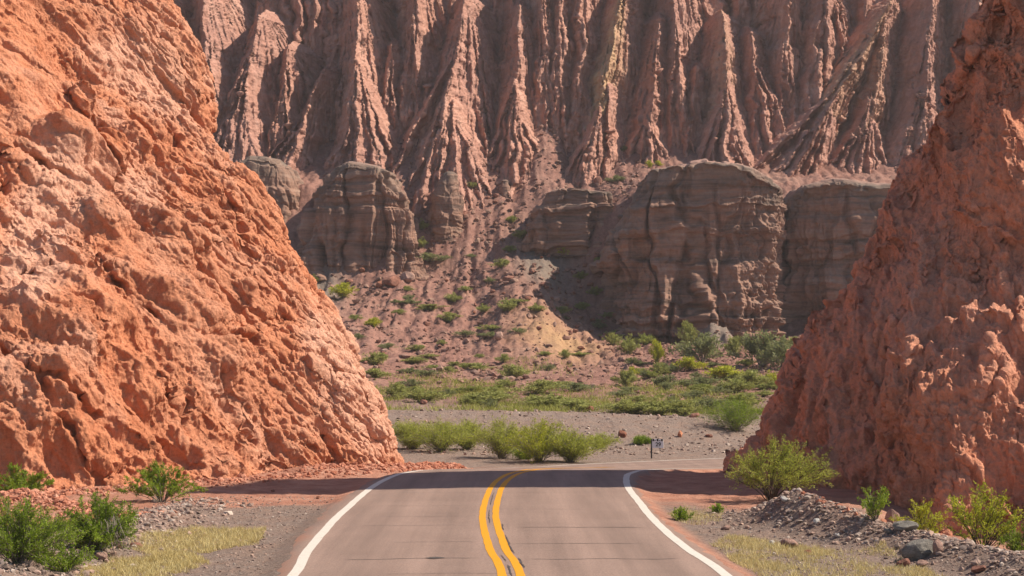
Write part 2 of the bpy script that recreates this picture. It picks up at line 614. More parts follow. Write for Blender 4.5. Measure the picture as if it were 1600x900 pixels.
def ribbon(c0, c1, s0, s1, lift, nt_=9, ends=None, jitter=0.0, step=0.25):
    """strip between offsets c0..c1 (left positive) of the road for arc lengths s0..s1"""
    n = max(3, int((s1 - s0) / step) + 1)
    ss = np.linspace(s0, s1, n)
    cx = np.interp(ss, RCS, RCL[:, 0])
    cy = np.interp(ss, RCS, RCL[:, 1])
    nx = np.interp(ss, RCS, RNL[:, 0])
    ny = np.interp(ss, RCS, RNL[:, 1])
    o0 = np.interp(ss, RCS, c0) if not np.isscalar(c0) else np.full(n, c0)
    o1 = np.interp(ss, RCS, c1) if not np.isscalar(c1) else np.full(n, c1)
    if jitter:
        q = np.stack([ss * 1.3, ss * 0 + c0 if np.isscalar(c0) else ss * 0 + 3, ss * 0], -1)
        q2 = np.stack([ss * 7.0, ss * 0 + 5, ss * 0], -1)
        o0 = o0 + jitter * (perlin(q) + 0.5 * perlin(q2 + 3))
        o1 = o1 + jitter * (perlin(q + 30) + 0.5 * perlin(q2 + 41))
    t = np.linspace(0, 1, nt_)
    O = o0[:, None] * (1 - t) + o1[:, None] * t
    X = cx[:, None] + nx[:, None] * O
    Y = cy[:, None] + ny[:, None] * O
    Z = zbase(Y) + 0.03 * (1 - (O / HW) ** 2) + lift
    return np.stack([X, Y, Z], -1), O, np.repeat(ss[:, None], nt_, 1)


def s_at_y(y):
    return float(np.interp(y, RCL[:, 1], RCS))


P, O, S = ribbon(-HW - 0.22, HW + 0.22, 0, RCS[-1], 0.012, 30, jitter=0.10)
# edges dive a little into the shoulder
edge = np.minimum(np.arange(30), np.arange(30)[::-1])
P[:, edge == 0, 2] -= 0.10
me = grid_mesh("road", P, {"off": O, "along": S}, flip=True)
m, nt, b = new_mat("asphalt")
v = coords(nt)
off = attr(nt, "off")
n1 = noise(nt, v, 34, 5, 0.75)
n2 = noise(nt, v, 0.5, 5, 0.6)
n3 = noise(nt, coords(nt, (3.0, 0.12, 1)), 1.0, 5, 0.6)
c = ramp(nt, n1, [(0.2, (0.155, 0.104, 0.082)), (0.5, (0.258, 0.172, 0.135)), (0.8, (0.37, 0.265, 0.21))])
c = mix(nt, 0.6, c, ramp(nt, n2, [(0.3, 0.85), (0.7, 1.1)]), 'MULTIPLY')
c = mix(nt, 0.7, c, ramp(nt, n3, [(0.3, 0.76), (0.7, 1.16)]), 'MULTIPLY')
wt = math_(nt, 'SINE', math_(nt, 'MULTIPLY_ADD', math_(nt, 'ABSOLUTE', off), 4.2, -1.9))
c = mix(nt, 1.0, c, ramp(nt, math_(nt, 'MULTIPLY_ADD', wt, .5, .5), [(0.0, 1.05), (1.0, 0.90)]), 'MULTIPLY')
dust = ramp(nt, math_(nt, 'MULTIPLY_ADD', n2, 0.7, math_(nt, 'ABSOLUTE', off)), [(0.0, 0.0), (1.0, 0.0)])
mr = nt.nodes.new('ShaderNodeMapRange')
nt.links.new(math_(nt, 'MULTIPLY_ADD', n2, 0.9, math_(nt, 'ABSOLUTE', off)), mr.inputs[0])
mr.inputs[1].default_value = 3.75
mr.inputs[2].default_value = 4.05
c = mix(nt, mr.outputs[0], c, (0.30, 0.155, 0.105))
setc(nt, b, c)
b.inputs['Roughness'].default_value = 0.85
b.inputs['Specular IOR Level'].default_value = 0.25
bump(nt, b, noise(nt, v, 90, 3, 0.6), 0.35, 0.01)
road = link("road", me, m)
tag(road, "two lane dusty asphalt road bending out of sight between the red cliffs", "road", kind="structure")


def paint(name, c, wear, worn):
    m, nt, b = new_mat(name)
    v = coords(nt)
    w1 = noise(nt, v, 5.0, 8, 0.75)
    w2 = noise(nt, v, 40, 4, 0.7)
    cc = ramp(nt, w2, [(0.25, [x * 0.8 for x in c]), (0.7, c)])
    f = ramp(nt, w1, [(wear, 0.0), (wear + 0.12, 0.85)])
    setc(nt, b, mix(nt, f, cc, worn))
    b.inputs['Roughness'].default_value = 0.7
    return m


WHITE = paint("white_road_paint", (0.64, 0.575, 0.50), 0.57, (0.30, 0.215, 0.185))
YELLOW = paint("yellow_road_paint", (0.68, 0.30, 0.015), 0.66, (0.30, 0.17, 0.10))
TAR = plain("tar", (0.085, 0.07, 0.062), 0.7)

lo = np.interp(RCS, [0, s_at_y(25), s_at_y(28), s_at_y(32.5), s_at_y(36.5), s_at_y(40.7), s_at_y(44.4), s_at_y(48), s_at_y(54), 120],
               [3.25, 3.25, 3.2, 3.1, 3.05, 3.08, 3.12, 3.2, 3.2, 3.2])
ro = np.interp(RCS, [0, s_at_y(25), s_at_y(30.6), s_at_y(34.4), s_at_y(38.1), s_at_y(44.9), s_at_y(48), 120],
               [-3.2, -3.2, -3.22, -3.28, -3.3, -3.2, -3.1, -3.1])
P, _, _ = ribbon(lo - 0.085, lo + 0.085, s_at_y(-15), RCS[-1] - 1, 0.016, 3, jitter=0.012)
lk = link("edge_line", grid_mesh("edge_line", P, flip=True), WHITE, road)
P, _, _ = ribbon(ro - 0.085, ro + 0.085, s_at_y(-15), RCS[-1] - 1, 0.016, 3, jitter=0.012)
link("edge_line", grid_mesh("edge_line", P, flip=True), WHITE, road)
for cc in (0.135, -0.135):
    P, _, _ = ribbon(cc - 0.068, cc + 0.068, s_at_y(-15), s_at_y(57.5), 0.016, 3, jitter=0.012)
    link("centre_line", grid_mesh("centre_line", P, flip=True), YELLOW, road)
# cracks across the lanes
rr = np.random.default_rng(3)
for y0, a0, a1, wd in ((27.6, 2.6, 0.35, .022), (27.3, -0.3, -2.9, .018), (29.6, -0.2, -2.6, .014), (29.9, 1.8, 0.3, .012), (32.8, 2.6, 0.3, .012), (32.4, -0.4, -3.0, .02),
                      (34.6, 2.2, 0.2, .010), (37.0, 2.5, 0.4, .010), (36.2, -0.3, -2.2, .01), (25.6, 2.0, -0.1, .012), (24.4, -0.4, -2.5, .012), (40.5, 2.6, -2.4, .01)):
    n = 50
    o = np.linspace(a0, a1, n)
    s0 = s_at_y(y0)
    wob = 0.10 * perlin(np.stack([o * 1.1, o * 0 + y0, o * 0], -1)) + 0.03 * perlin(np.stack([o * 6, o * 0 + y0, o * 0 + 5], -1))
    wv = wd * (0.6 + 0.8 * np.abs(perlin(np.stack([o * 3, o * 0 + y0 + 9, o * 0], -1)))) * np.clip(np.minimum(np.arange(n), np.arange(n)[::-1]) / 5, 0.1, 1)
    rows = []
    for sgn in (-1, 1):
        s = s0 + wob + sgn * wv
        cx, cy = np.interp(s, RCS, RCL[:, 0]), np.interp(s, RCS, RCL[:, 1])
        nx, ny = np.interp(s, RCS, RNL[:, 0]), np.interp(s, RCS, RNL[:, 1])
        X, Y = cx + nx * o, cy + ny * o
        rows.append(np.stack([X, Y, zbase(Y) + 0.03 * (1 - (o / HW) ** 2) + 0.0155], -1))
    link("crack", grid_mesh("crack", np.array(rows), flip=(a0 > a1)), TAR, road)
# tar smears beside the yellow lines and one on the left lane
for (y0, y1, o0, wd) in ((25.2, 26.6, -0.0, .05), (27.0, 27.9, 0.0, .03), (26.2, 27.5, -0.235, .05), (28.0, 31.0, -0.225, .04), (33, 36, 0.0, .03), (37, 40.5, 0.0, .035), (31.8, 33.0, -0.225, .03)):
    s0, s1 = s_at_y(y0), s_at_y(y1)
    n = 40
    ss = np.linspace(s0, s1, n)
    cw = wd * 0.7 * (0.2 + np.abs(perlin(np.stack([ss * 5, ss * 0 + o0, ss * 0], -1)))) * np.clip(np.minimum(np.arange(n), np.arange(n)[::-1]) / 6, 0.02, 1)
    of = o0 + 0.02 * perlin(np.stack([ss * 2, ss * 0 + 7, ss * 0], -1))
    rows = []
    for sg in (-1, 1):
        X = np.interp(ss, RCS, RCL[:, 0]) + np.interp(ss, RCS, RNL[:, 0]) * (of + sg * cw)
        Y = np.interp(ss, RCS, RCL[:, 1]) + np.interp(ss, RCS, RNL[:, 1]) * (of + sg * cw)
        rows.append(np.stack([X, Y, zbase(Y) + 0.03 + 0.0205], -1))
    link("tar_smear", grid_mesh("tar_smear", np.array(rows), flip=True), TAR, road)
th = np.linspace(0, 2 * math.pi, 26)[:-1]
rad = 0.075 * (1 + 0.5 * perlin(np.stack([np.cos(th) * 1.7, np.sin(th) * 1.7, th * 0 + 2], -1)))
vx = -1.24 + rad * np.cos(th) * 1.9
vy = 27.5 + rad * np.sin(th) * 1.6
link("tar_smear", np_mesh("tar_smear", np.stack([vx, vy, vx * 0 + 0.03 * (1 - (1 / 3.45) ** 2) + 0.020], 1), np.arange(25)[None, :]), TAR, road)

# ------------------------------------------------------------------ left red cliff
LV = [
    [(-27, 26), (-18, 35.5), (-12.6, 41.0), (-8.6, 44.2), (-5.3, 50.6), (-3.3, 55), (-4.2, 60.5), (-9, 66), (-18, 72)],
    [(-29, 28), (-20, 37.5), (-14.2, 43.0), (-10.4, 46.6), (-7.5, 52.3), (-5.4, 55.9), (-5.6, 61), (-11, 66), (-20, 71.5)],
    [(-31, 30), (-22, 39.5), (-16.4, 45.0), (-12.4, 49), (-9.6, 54), (-7.8, 58), (-8.8, 62), (-13, 66), (-22, 71)],
    [(-33, 32), (-24.5, 41.5), (-18.7, 47), (-14.8, 51), (-12, 55.5), (-10.1, 60), (-11.2, 63), (-15, 66.5), (-23, 70.5)],
    [(-36, 35), (-28, 45), (-22, 50), (-18, 54), (-15, 58), (-12.35, 62), (-13.5, 64.5), (-17.5, 67), (-25, 70)],
    [(-40, 39), (-32, 48), (-26.5, 53), (-22.5, 57), (-19, 60.5), (-16, 64), (-17, 66), (-20, 68), (-26, 70)],
    [(-41, 50), (-35, 54), (-30, 57), (-27, 60), (-24, 62), (-21, 65), (-21, 66), (-23, 67.5), (-27, 69)]]
P = loft(LV, [-1.2, 3.4, 7.0, 10.6, 16.2, 23, 25], 1400, 950, [0.5, 1.2, 1.6, 2.2, 2.2, 0.9, 0.4, 0.3], [1.5, 1.2, 1.1, 1.5, .8, .2])
Nn = normals(P)
Ld = np.array([0.55, 0.42, -0.72])
Ld /= np.linalg.norm(Ld)


def stretch(P, L, k):
    return P - (1 - k) * (P @ L)[..., None] * L


wp = P + 0.9 * np.stack([fbm(P / 3.0 + 3, 3), fbm(P / 3.0 + 23, 3), fbm(P / 3.0 + 43, 3)], -1)
Q = stretch(wp, Ld, 0.33)
d = 0.9 * fbm(P / 6.5, 3) + 0.60 * fbm(Q / 2.6, 4, 0.5, 1) + 0.26 * fbm(wp / 1.4 + 7, 4, 0.55)
F1, F2, ID = worley(stretch(wp, Ld, 0.6) / 2.1)
d = d + 0.30 * (ID - 0.5) * sst(0.0, 0.4, F2 - F1)
d = d - 0.26 * sst(.45, .8, fbm(stretch(wp, Ld, 0.22) / 1.7 + 77, 3, .5, 1)) + 0.55 * sst(.05, .3, fbm(stretch(wp, Ld, .5) / 3.4 + 91, 3)) * sst(-2, -8, P[..., 0] + .5 * P[..., 2])
# the big ledge boulder high on the face
for (bx, by, D, r, hgt) in ((105, 215, 47.5, 1.0, 1.0), (170, 235, 47.8, 0.9, 0.9), (130, 160, 48, 0.8, 0.8), (215, 215, 49.5, .8, .6), (170, 330, 47.5, .8, .5), (240, 590, 47.5, .9, .5), (350, 560, 50, .8, .5), (110, 590, 45, 1.2, .5)):
    c0 = np.array(at(bx, by, D))
    # nearest surface point in the ray direction
    pr = np.stack([P[..., 0] / P[..., 1], (P[..., 2] - CAMZ) / P[..., 1]], -1)
    tgt = np.array([c0[0] / c0[1], (c0[2] - CAMZ) / c0[1]])
    k = np.argmin(((pr - tgt) ** 2).sum(-1) + (P[..., 1] > 63) * 9)
    c1 = P.reshape(-1, 3)[k]
    rr_ = np.linalg.norm((P - c1) * (1, 1, 1.0) + 0.35 * (wp - P), axis=-1)
    d = d + hgt * (1 - sst(0.45 * r, 1.15 * r, rr_))
# the smooth outer flank carries rills parallel to the slope
env = sst(-13, -6.5, P[..., 0] - 0.55 * (16 - P[..., 2]) + 8) * sst(0, 1, P[..., 1] - 46)
def crumb(P, wv, sc, amp, seed, sharp=.16, dome=.35):
    F1, F2, ID = worley(P / sc + wv + seed)
    return amp * ((ID - 0.5) * sst(0.0, sharp, F2 - F1) - dome * F1)


d = (d - d.mean() - 0.25) * 0.9
P1 = P + Nn * d[..., None]
N1 = normals(P1)
Q1 = stretch(P1, Ld, 0.18)
wv = np.stack([fbm(P1 / .8 + 3, 3), fbm(P1 / .8 + 23, 3), fbm(P1 / .8 + 43, 3)], -1) * .55
ms = sst(-.25, .30, fbm(P1 / 3.2 + 50, 3))
flank = sst(-5.0, -1.2, P1[..., 0] + 3.3 + 0.56 * np.maximum(P1[..., 2], 0))      # outer nose, smoother with long rills
ms = ms * (1 - .6 * flank) + .15
d2 = flank * (.30 * fbm(stretch(P1 + .12 * wv, Ld, 0.10) / 0.5, 4, 0.6, 1) + .14 * fbm(stretch(P1 + .1 * wv, Ld, .16) / .2 + 5, 3, .6)) + (1 - flank) * .12 * fbm(Q1 / 0.55, 4, 0.55, 1)
d2 = d2 + crumb(P1, wv, .38, .13, 9, .2, .15) * ms + crumb(P1, wv * .6, .16, .085, 19, .25) * (.25 + .75 * ms)
d2 = d2 + (.3 + ms) * 0.11 * fbm(P1 / 0.42 + 9, 5, 0.68, 1)
lowq = sst(8.5, 2.5, P1[..., 2]) * (1 - flank)
d2 = d2 + lowq * .15 * fbm((P1 + .25 * wv) * np.array([1, 1, .22]) / .55 + 15, 4, .55, 2)
F1, F2, ID = worley(stretch(P1 + .5 * wv, Ld, .35) / 2.6 + 71)
d2 = d2 - .34 * sst(.07, 0, F2 - F1) * sst(-.15, .15, fbm(P1 / 2.6 + 12, 2)) + .16 * (ID - .5) * sst(0, .06, F2 - F1)
d2 = d2 - d2.mean()
# vertical gullies in the lower part
lowm = sst(7, 2, P1[..., 2])
Qv = P1 * np.array([1, 1, 0.16]) + 0.25 * (wp - P)
d2 = d2 - 0.14 * lowm * np.clip(fbm(Qv / 0.7 + 5, 3, 0.5, 1) - 0.4, 0, 1)
P2 = P1 + N1 * d2[..., None]
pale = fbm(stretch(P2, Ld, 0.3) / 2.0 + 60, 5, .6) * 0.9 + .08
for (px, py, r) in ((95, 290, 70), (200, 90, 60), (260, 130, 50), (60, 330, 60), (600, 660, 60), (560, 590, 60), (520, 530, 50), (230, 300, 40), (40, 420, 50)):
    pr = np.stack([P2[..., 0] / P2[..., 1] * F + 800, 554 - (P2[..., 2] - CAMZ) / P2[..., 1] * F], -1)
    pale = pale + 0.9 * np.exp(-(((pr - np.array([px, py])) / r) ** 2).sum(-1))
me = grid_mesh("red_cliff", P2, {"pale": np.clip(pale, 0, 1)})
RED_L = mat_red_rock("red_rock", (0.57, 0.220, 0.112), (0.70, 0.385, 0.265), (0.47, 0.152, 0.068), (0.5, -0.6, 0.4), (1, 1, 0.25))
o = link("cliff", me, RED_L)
tag(o, "bright orange red sunlit cliff of crumbly rock left of the road", "cliff", kind="structure")

# ------------------------------------------------------------------ right red cliff
RV = [
    [(38, 36), (22, 37), (16, 36.8), (12.4, 36.8), (9.8, 37.6), (8.6, 40.5), (7.3, 46), (6.55, 54.4), (8.9, 58), (16, 60)],
    [(38, 38), (22, 39.5), (16, 39.2), (12.8, 39.6), (10.8, 40.4), (9.8, 42.7), (9.3, 47.2), (9.15, 52.3), (11.4, 55), (17, 58)],
    [(38, 40), (22, 42), (16.3, 41.6), (13.4, 42.0), (11.9, 42.7), (11.2, 44.3), (11.1, 47.2), (10.9, 50.2), (13, 53), (18, 56)],
    [(38, 42), (22, 44), (16.8, 43.2), (14.3, 43.4), (13.0, 43.9), (12.4, 44.9), (12.3, 46.7), (12.1, 48.2), (14.2, 51), (19, 54)],
    [(38, 43), (22.5, 45), (17.3, 44), (15, 43.8), (14.0, 44.2), (13.8, 44.9), (13.5, 45.7), (13.2, 46.4), (15.4, 48.5), (20, 52)],
    [(38, 44), (23, 46), (18.8, 44.2), (17.2, 43.4), (16.6, 43.4), (16.3, 43.8), (16.1, 44.4), (16.0, 45.0), (17.2, 47), (22, 50)],
    [(38, 48), (26, 48), (21, 46), (19.5, 44.9), (19, 44.8), (18.5, 44.9), (18, 45.2), (17.8, 45.6), (19, 47.5), (23, 50)]]
RZ = [-1.9, [1, 2.2, 3.0] + [3.05] * 7, [3, 5, 6.4] + [6.7] * 7, [5, 7, 9] + [9.8] * 7, [6.5, 8.6, 11.5] + [12.9] * 7,
      [8, 10.5, 16, 22.5] + [24] * 6, [8.6, 11, 16.8, 23.5] + [25.3] * 6]
P = loft(RV, RZ, 1150, 900, [0.4, 0.7, 1.0, 1.4, 1.5, 1.5, 1.5, 0.8, 0.4], [1.5, 1.1, 1.0, 1.0, 1.3, .2])
Nn = normals(P)
wp = P + 0.8 * np.stack([fbm(P / 2.4 + 3, 3), fbm(P / 2.4 + 23, 3), fbm(P / 2.4 + 43, 3)], -1)
def crease(q, o=3, gain=.5):
    """rounded folds parted by sharp creases, roughly -0.5..0.5"""
    return fbm(q, o, gain, 2)


Lr = np.array([-0.05, 0.42, 0.90])
Lr /= np.linalg.norm(Lr)
wr = P + .45 * (wp - P)
d = 0.6 * fbm(P / 4.6 + 2, 3) + 0.50 * crease(stretch(wr, Lr, 0.25) / 2.1 + 4, 2, .4) + 0.35 * fbm(stretch(wr, Lr, .25) / 1.2 + 14, 4, .5, 1) + 0.12 * crease(stretch(wr, Lr, .45) / .95 + 8, 3, .5)
F1, F2, ID = worley(stretch(wr, Lr, 0.45) / 1.8 + 11)
d = d + 0.75 * (ID - 0.5) * sst(0.0, 0.20, F2 - F1) - .25 * sst(.10, 0, F2 - F1) * sst(-.1, .2, fbm(P / 2 + 33, 2))
d = d - d.mean() - 0.3
P1 = P + Nn * d[..., None]
N1 = normals(P1)
wv = np.stack([fbm(P1 / .8 + 3, 3), fbm(P1 / .8 + 23, 3), fbm(P1 / .8 + 43, 3)], -1) * .5
mr_ = sst(-.1, .3, fbm(P1 / 2.4 + 50, 3))
d2 = 0.15 * fbm(P1 / 0.6 + 9, 5, 0.6) + .16 * fbm(stretch(P1, Lr, .3) / .5 + 19, 4, .6, 1) + (.3 + mr_) * .10 * fbm(P1 / .25 + 3, 4, .68, 1) + crumb(P1, wv, .22, .08, 13, .2, .1) * (.3 + mr_) + crumb(stretch(P1, Lr, .5), wv, .6, .15, 23, .12, 0)
F1, F2, ID = worley(P1 / 0.75 + 0.3 * (wp - P))
d2 = d2 - 0.35 * sst(0.26, 0.05, F1) * sst(0.05, 0.35, fbm(P1 / 1.7 + 90, 3))     # pits
lowm = sst(9, 3, P1[..., 2])
Qv = P1 * np.array([1, 1, 0.14]) + 0.3 * (wp - P)
d2 = d2 - 0.35 * lowm * np.clip(fbm(Qv / 1.1 + 5, 3, 0.5, 1) - 0.3, 0, 1)
P2 = P1 + N1 * d2[..., None]
pale = np.clip(fbm(P2 / 2.0 + 60, 4) * 0.6, 0, 1)
me = grid_mesh("red_cliff", P2, {"pale": pale})
RED_R = mat_red_rock("dark_red_rock", (0.62, 0.265, 0.157), (0.71, 0.39, 0.275), (0.50, 0.185, 0.105), (0.3, 0.3, 0.0), (1, 1, 0.35))
o = link("cliff", me, RED_R)
tag(o, "darker lumpy red cliff with pits and shadowed flank right of the road", "cliff", kind="structure")

# ------------------------------------------------------------------ eroded badlands wall far behind
DW = 184.0
SP = [  # apex px,py   base px,py   half width px   protrusion factor
    (120, -120, 100, 240, 80, 1.0), (215, -90, 210, 240, 60, 1.0), (296, -70, 322, 248, 42, 1.2), (392, 8, 348, 205, 46, 1.4), (440, 62, 425, 218, 30, 1.0),
    (502, 96, 436, 262, 56, 1.4), (549, -40, 560, 276, 76, 1.6), (606, 55, 600, 185, 28, .9), (640, -110, 634, 130, 20, .6), (722, -25, 690, 276, 88, 1.7), (668, 105, 648, 232, 36, 1.3),
    (812, -10, 803, 272, 60, 1.5), (846, -100, 852, 170, 18, .7), (880, -120, 874, 185, 20, .7), (915, -90, 907, 150, 18, .6),
    (982, -50, 906, 312, 56, 1.8), (948, 165, 938, 284, 20, 1.0), (1038, 10, 1004, 262, 46, 1.4), (1068, -110, 1062, 205, 20, .7), (1096, 95, 1074, 264, 38, 1.2), (1142, 8, 1134, 282, 68, 1.7),
    (1186, 35, 1205, 178, 38, 1.2), (1255, -90, 1245, 140, 30, .6), (1316, -110, 1300, 90, 30, .6), (1412, -15, 1205, 298, 76, 2.0), (1402, 5, 1335, 294, 70, 1.6),
    (1484, -40, 1428, 285, 66, 1.6), (1560, -80, 1540, 280, 70, 1.3), (1650, -100, 1650, 280, 80, 1.2), (1760, -120, 1750, 280, 90, 1.2), (1900, -120, 1900, 280, 90, 1.1), (-20, -120, 0, 240, 90, 1.0)]
nu, nv = 1500, 640
xs = np.linspace(-64, 80, nu)
zs = np.linspace(14, 58, nv)
X, Z = np.meshgrid(xs, zs)
P3 = np.stack([X, Z * 0 + 1.7, Z], -1)
wx = 1.3 * fbm(P3 * np.array([.22, 1, .22]) + 5, 3) + 0.35 * fbm(P3 * np.array([.8, 1, .6]) + 15, 3)
# columns of the sheer back wall with deep clefts
colm = fbm(np.stack([(X + 1.2 * wx) * 0.30, X * 0 + .5, Z * 0.018], -1), 3, 0.5, 2)
colf = fbm(np.stack([(X + 0.8 * wx) * 0.9, X * 0 + 4.5, Z * 0.03], -1), 3, 0.5, 2)
best = 5.0 * colm + 0.8 * colf - 2.6 - 2.6 * sst(27, 38, Z) + 0.10 * np.clip(34 - Z, 0, 20) * (1 + 0.8 * colf)
ptint = np.zeros_like(best)
ytint = np.zeros_like(best)
sprng = np.random.default_rng(21)


def spur(k, xa, za, xb, zb, hwm, p0, p1, sharp, ribs):
    """a crest from (xa,za) down to (xb,zb), its protrusion growing from p0 to p1"""
    T = za - zb
    span = abs(xb - xa)
    i0 = np.searchsorted(xs, min(xa, xb) - hwm * 1.7 - 1.5)
    i1 = np.searchsorted(xs, max(xa, xb) + hwm * 1.7 + 1.5)
    j1 = np.searchsorted(zs, za + 1.5)
    if i1 - i0 < 3 or j1 < 3:
        return
    sl = (slice(0, j1), slice(i0, i1))
    x, z, wv = X[sl], Z[sl], wx[sl]
    t = (za - z) / T
    tc = np.clip(t, 0.0, 1.35)
    xc = xa + (xb - xa) * np.clip(t, -.2, 1.4) + wv * 0.9 * np.clip(t * 2, 0.0, 1)
    w = hwm * (0.10 + 0.95 * tc ** 0.85)
    pm = p0 + (p1 - p0) * tc ** 0.9
    s_ = (x - xc) / w
    h = pm - sharp * np.where(x > xc, 0.92, 1.5) * np.abs(x - xc) ** 0.95 * (1.75 - 0.8 * tc)
    if ribs:
        th = s_ * hwm
        q = np.stack([(th + 0.5 * wv) * 0.75, x * 0 + k * 7.7, z * 0.075], -1)
        q2 = np.stack([(th + 0.9 * wv) * 1.9, x * 0 + k * 5.3, z * 0.08], -1)
        h = h + ribs * (2.3 * fbm(q, 3, 0.5, 2) * (0.25 + tc) + 0.65 * fbm(q2, 2, 0.55, 2) * np.clip(tc * 1.6, 0.2, 1.2))
    h = h + 1.1 * fbm(np.stack([x * 0.9, x * 0 + k, z * 0.5], -1), 4, .6) * np.exp(-(s_ / 0.45) ** 2)
    h = np.where(t < 0, h + t * T * 2.4, h)
    bb = best[sl]
    m_ = h > bb
    best[sl] = np.where(m_, h, bb)
    yv = {15: 1.0, 20: .30, 24: .4, 25: .25}.get(k, 0) * np.exp(-(s_ / 0.8) ** 2)
    ytint[sl] = np.where(m_, yv, ytint[sl])


for k, (ax, ay, bx, by, hw, kp) in enumerate(SP):
    xa, _, za = at(ax, ay, DW)
    xb, _, zb = at(bx, by + 12, DW - 6)
    hwm = hw / F * DW
    p1 = kp * hwm * 0.85 + 1.6
    spur(k, xa, za, xb, zb, hwm, 0.9, p1, 1.35, 1.0)
    nc = 2 if hw < 40 else (5 if hw < 60 else 7)
    for j in range(nc):
        b_ = (j + 0.5) / nc * 2 - 1 + sprng.uniform(-.12, .12)
        t0 = sprng.uniform(0.30, 0.68) + 0.08 * abs(b_)
        x0 = xa + (xb - xa) * t0 + b_ * hwm * t0 * 0.30
        z0 = za - (za - zb) * t0
        pa = 0.9 + (p1 - 0.9) * t0 ** .9 - abs(b_) * hwm * 0.22 * t0
        pb = p1 + 0.4 - abs(b_) ** 1.3 * hwm * 0.62 + sprng.uniform(-.2, .4)
        spur(k + 40 + 7 * j, x0, z0, xb + b_ * hwm * 0.98, zb - sprng.uniform(-.8, 1.2), hwm * 0.34, pa, pb, 1.7, 0.6)
Y = 185.5 + 0.30 * (Z - 24) - best
# the wall turns toward the viewer at both sides
Y = Y - 0.006 * np.clip(np.abs(X) - 48, 0, 99) ** 2
Pw = np.stack([X, Y, Z], -1)
Nw = -normals(Pw)
Nw = np.where(Nw[..., 1:2] > 0, -Nw, Nw)
led = fbm(np.stack([X * 0.05, X * 0, Z * 0.75 + 0.2 * wx], -1), 3, 0.6)
dd = 0.40 * fbm(Pw * 1.0, 5, 0.66) + 0.22 * led + 0.10 * fbm(Pw * np.array([2.2, 2.2, .35]), 3, 0.6, 2)
kn = sst(0.15, 0.5, fbm(Pw * .35 + 31, 3))
dd = dd + 0.95 * kn * fbm(Pw * np.array([.9, .9, 1.3]) + 3, 3, 0.5, 2)
Pw = Pw + Nw * dd[..., None]
me = grid_mesh("badlands", Pw, {"yellow": ytint, "tone": ptint}, flip=False)
m, nt, b = new_mat("pink_clay")
v = coords(nt)
n1 = noise(nt, coords(nt, (1, 1, 0.22)), 0.8, 7, 0.62)
n2 = noise(nt, v, 0.09, 4, 0.5)
n3 = noise(nt, coords(nt, (.06, .06, 1.2)), 0.7, 6, 0.65)
n4 = noise(nt, v, 3.0, 8, 0.72)
c = ramp(nt, n1, [(0.28, (0.33, 0.160, 0.115)), (0.5, (0.49, 0.252, 0.182)), (0.72, (0.61, 0.355, 0.265))])
c = mix(nt, ramp(nt, n2, [(0.4, 0.0), (0.62, 0.55)]), c, (0.38, 0.205, 0.165))
c = mix(nt, 0.5, c, ramp(nt, n3, [(0.3, 0.78), (0.5, 1.0), (0.7, 1.18)]), 'MULTIPLY')
c = mix(nt, 0.5, c, ramp(nt, n4, [(0.25, 0.6), (0.5, 1.0), (0.75, 1.35)]), 'MULTIPLY')
c = mix(nt, math_(nt, 'MULTIPLY', attr(nt, "yellow"), ramp(nt, n1, [(0.35, 0.3), (0.6, 1.0)])), c, (0.56, 0.37, 0.20))
setc(nt, b, c)
h1 = bump(nt, b, noise(nt, coords(nt, (1, 1, .3)), 3.0, 8, 0.7), 0.7, 0.22)
bump(nt, b, n4, 0.9, 0.22, h1)
o = link("hill", me, m)
tag(o, "pinkish brown eroded badlands wall of fluted clay spurs behind the valley", "hill", kind="structure")

# ------------------------------------------------------------------ grey brown lower cliffs
m, nt, b = new_mat("grey_sandstone")
v = coords(nt)
n1 = noise(nt, coords(nt, (.08, .08, 1.0)), 1.4, 8, 0.65, 0.3)
n2 = noise(nt, v, 0.25, 5, 0.6)
n3 = noise(nt, v, 2.6, 9, 0.72)
n5 = noise(nt, coords(nt, (1, 1, .06)), 1.0, 5, 0.6)
c = ramp(nt, n1, [(0.34, (0.11, 0.068, 0.052)), (0.43, (0.215, 0.130, 0.096)), (0.53, (0.28, 0.155, 0.108)), (0.62, (0.295, 0.188, 0.140)), (0.76, (0.38, 0.268, 0.205))])
g = ramp(nt, n1, [(0.3, (0.118, 0.090, 0.071)), (0.7, (0.21, 0.160, 0.125))])
mr = nt.nodes.new('ShaderNodeMapRange')
nt.links.new(math_(nt, 'MULTIPLY_ADD', n2, 0.6, attr(nt, "top")), mr.inputs[0])
mr.inputs[1].default_value = 0.95
mr.inputs[2].default_value = 1.25
c = mix(nt, mr.outputs[0], c, g)
c = mix(nt, ramp(nt, attr(nt, "cap"), [(0.35, 0.0), (0.8, 1.0)]), c, (0.35, 0.205, 0.16))
c = mix(nt, 0.6, c, ramp(nt, n3, [(0.25, 0.7), (0.5, 1.05), (0.75, 1.4)]), 'MULTIPLY')
c = mix(nt, 0.4, c, ramp(nt, n5, [(0.3, 0.8), (0.7, 1.15)]), 'MULTIPLY')
setc(nt, b, c)
h1 = bump(nt, b, noise(nt, coords(nt, (.25, .25, 1.6)), 2.2, 8, 0.7), 0.6, 0.18)
bump(nt, b, n3, 0.6, 0.12, h1)
GREY = m


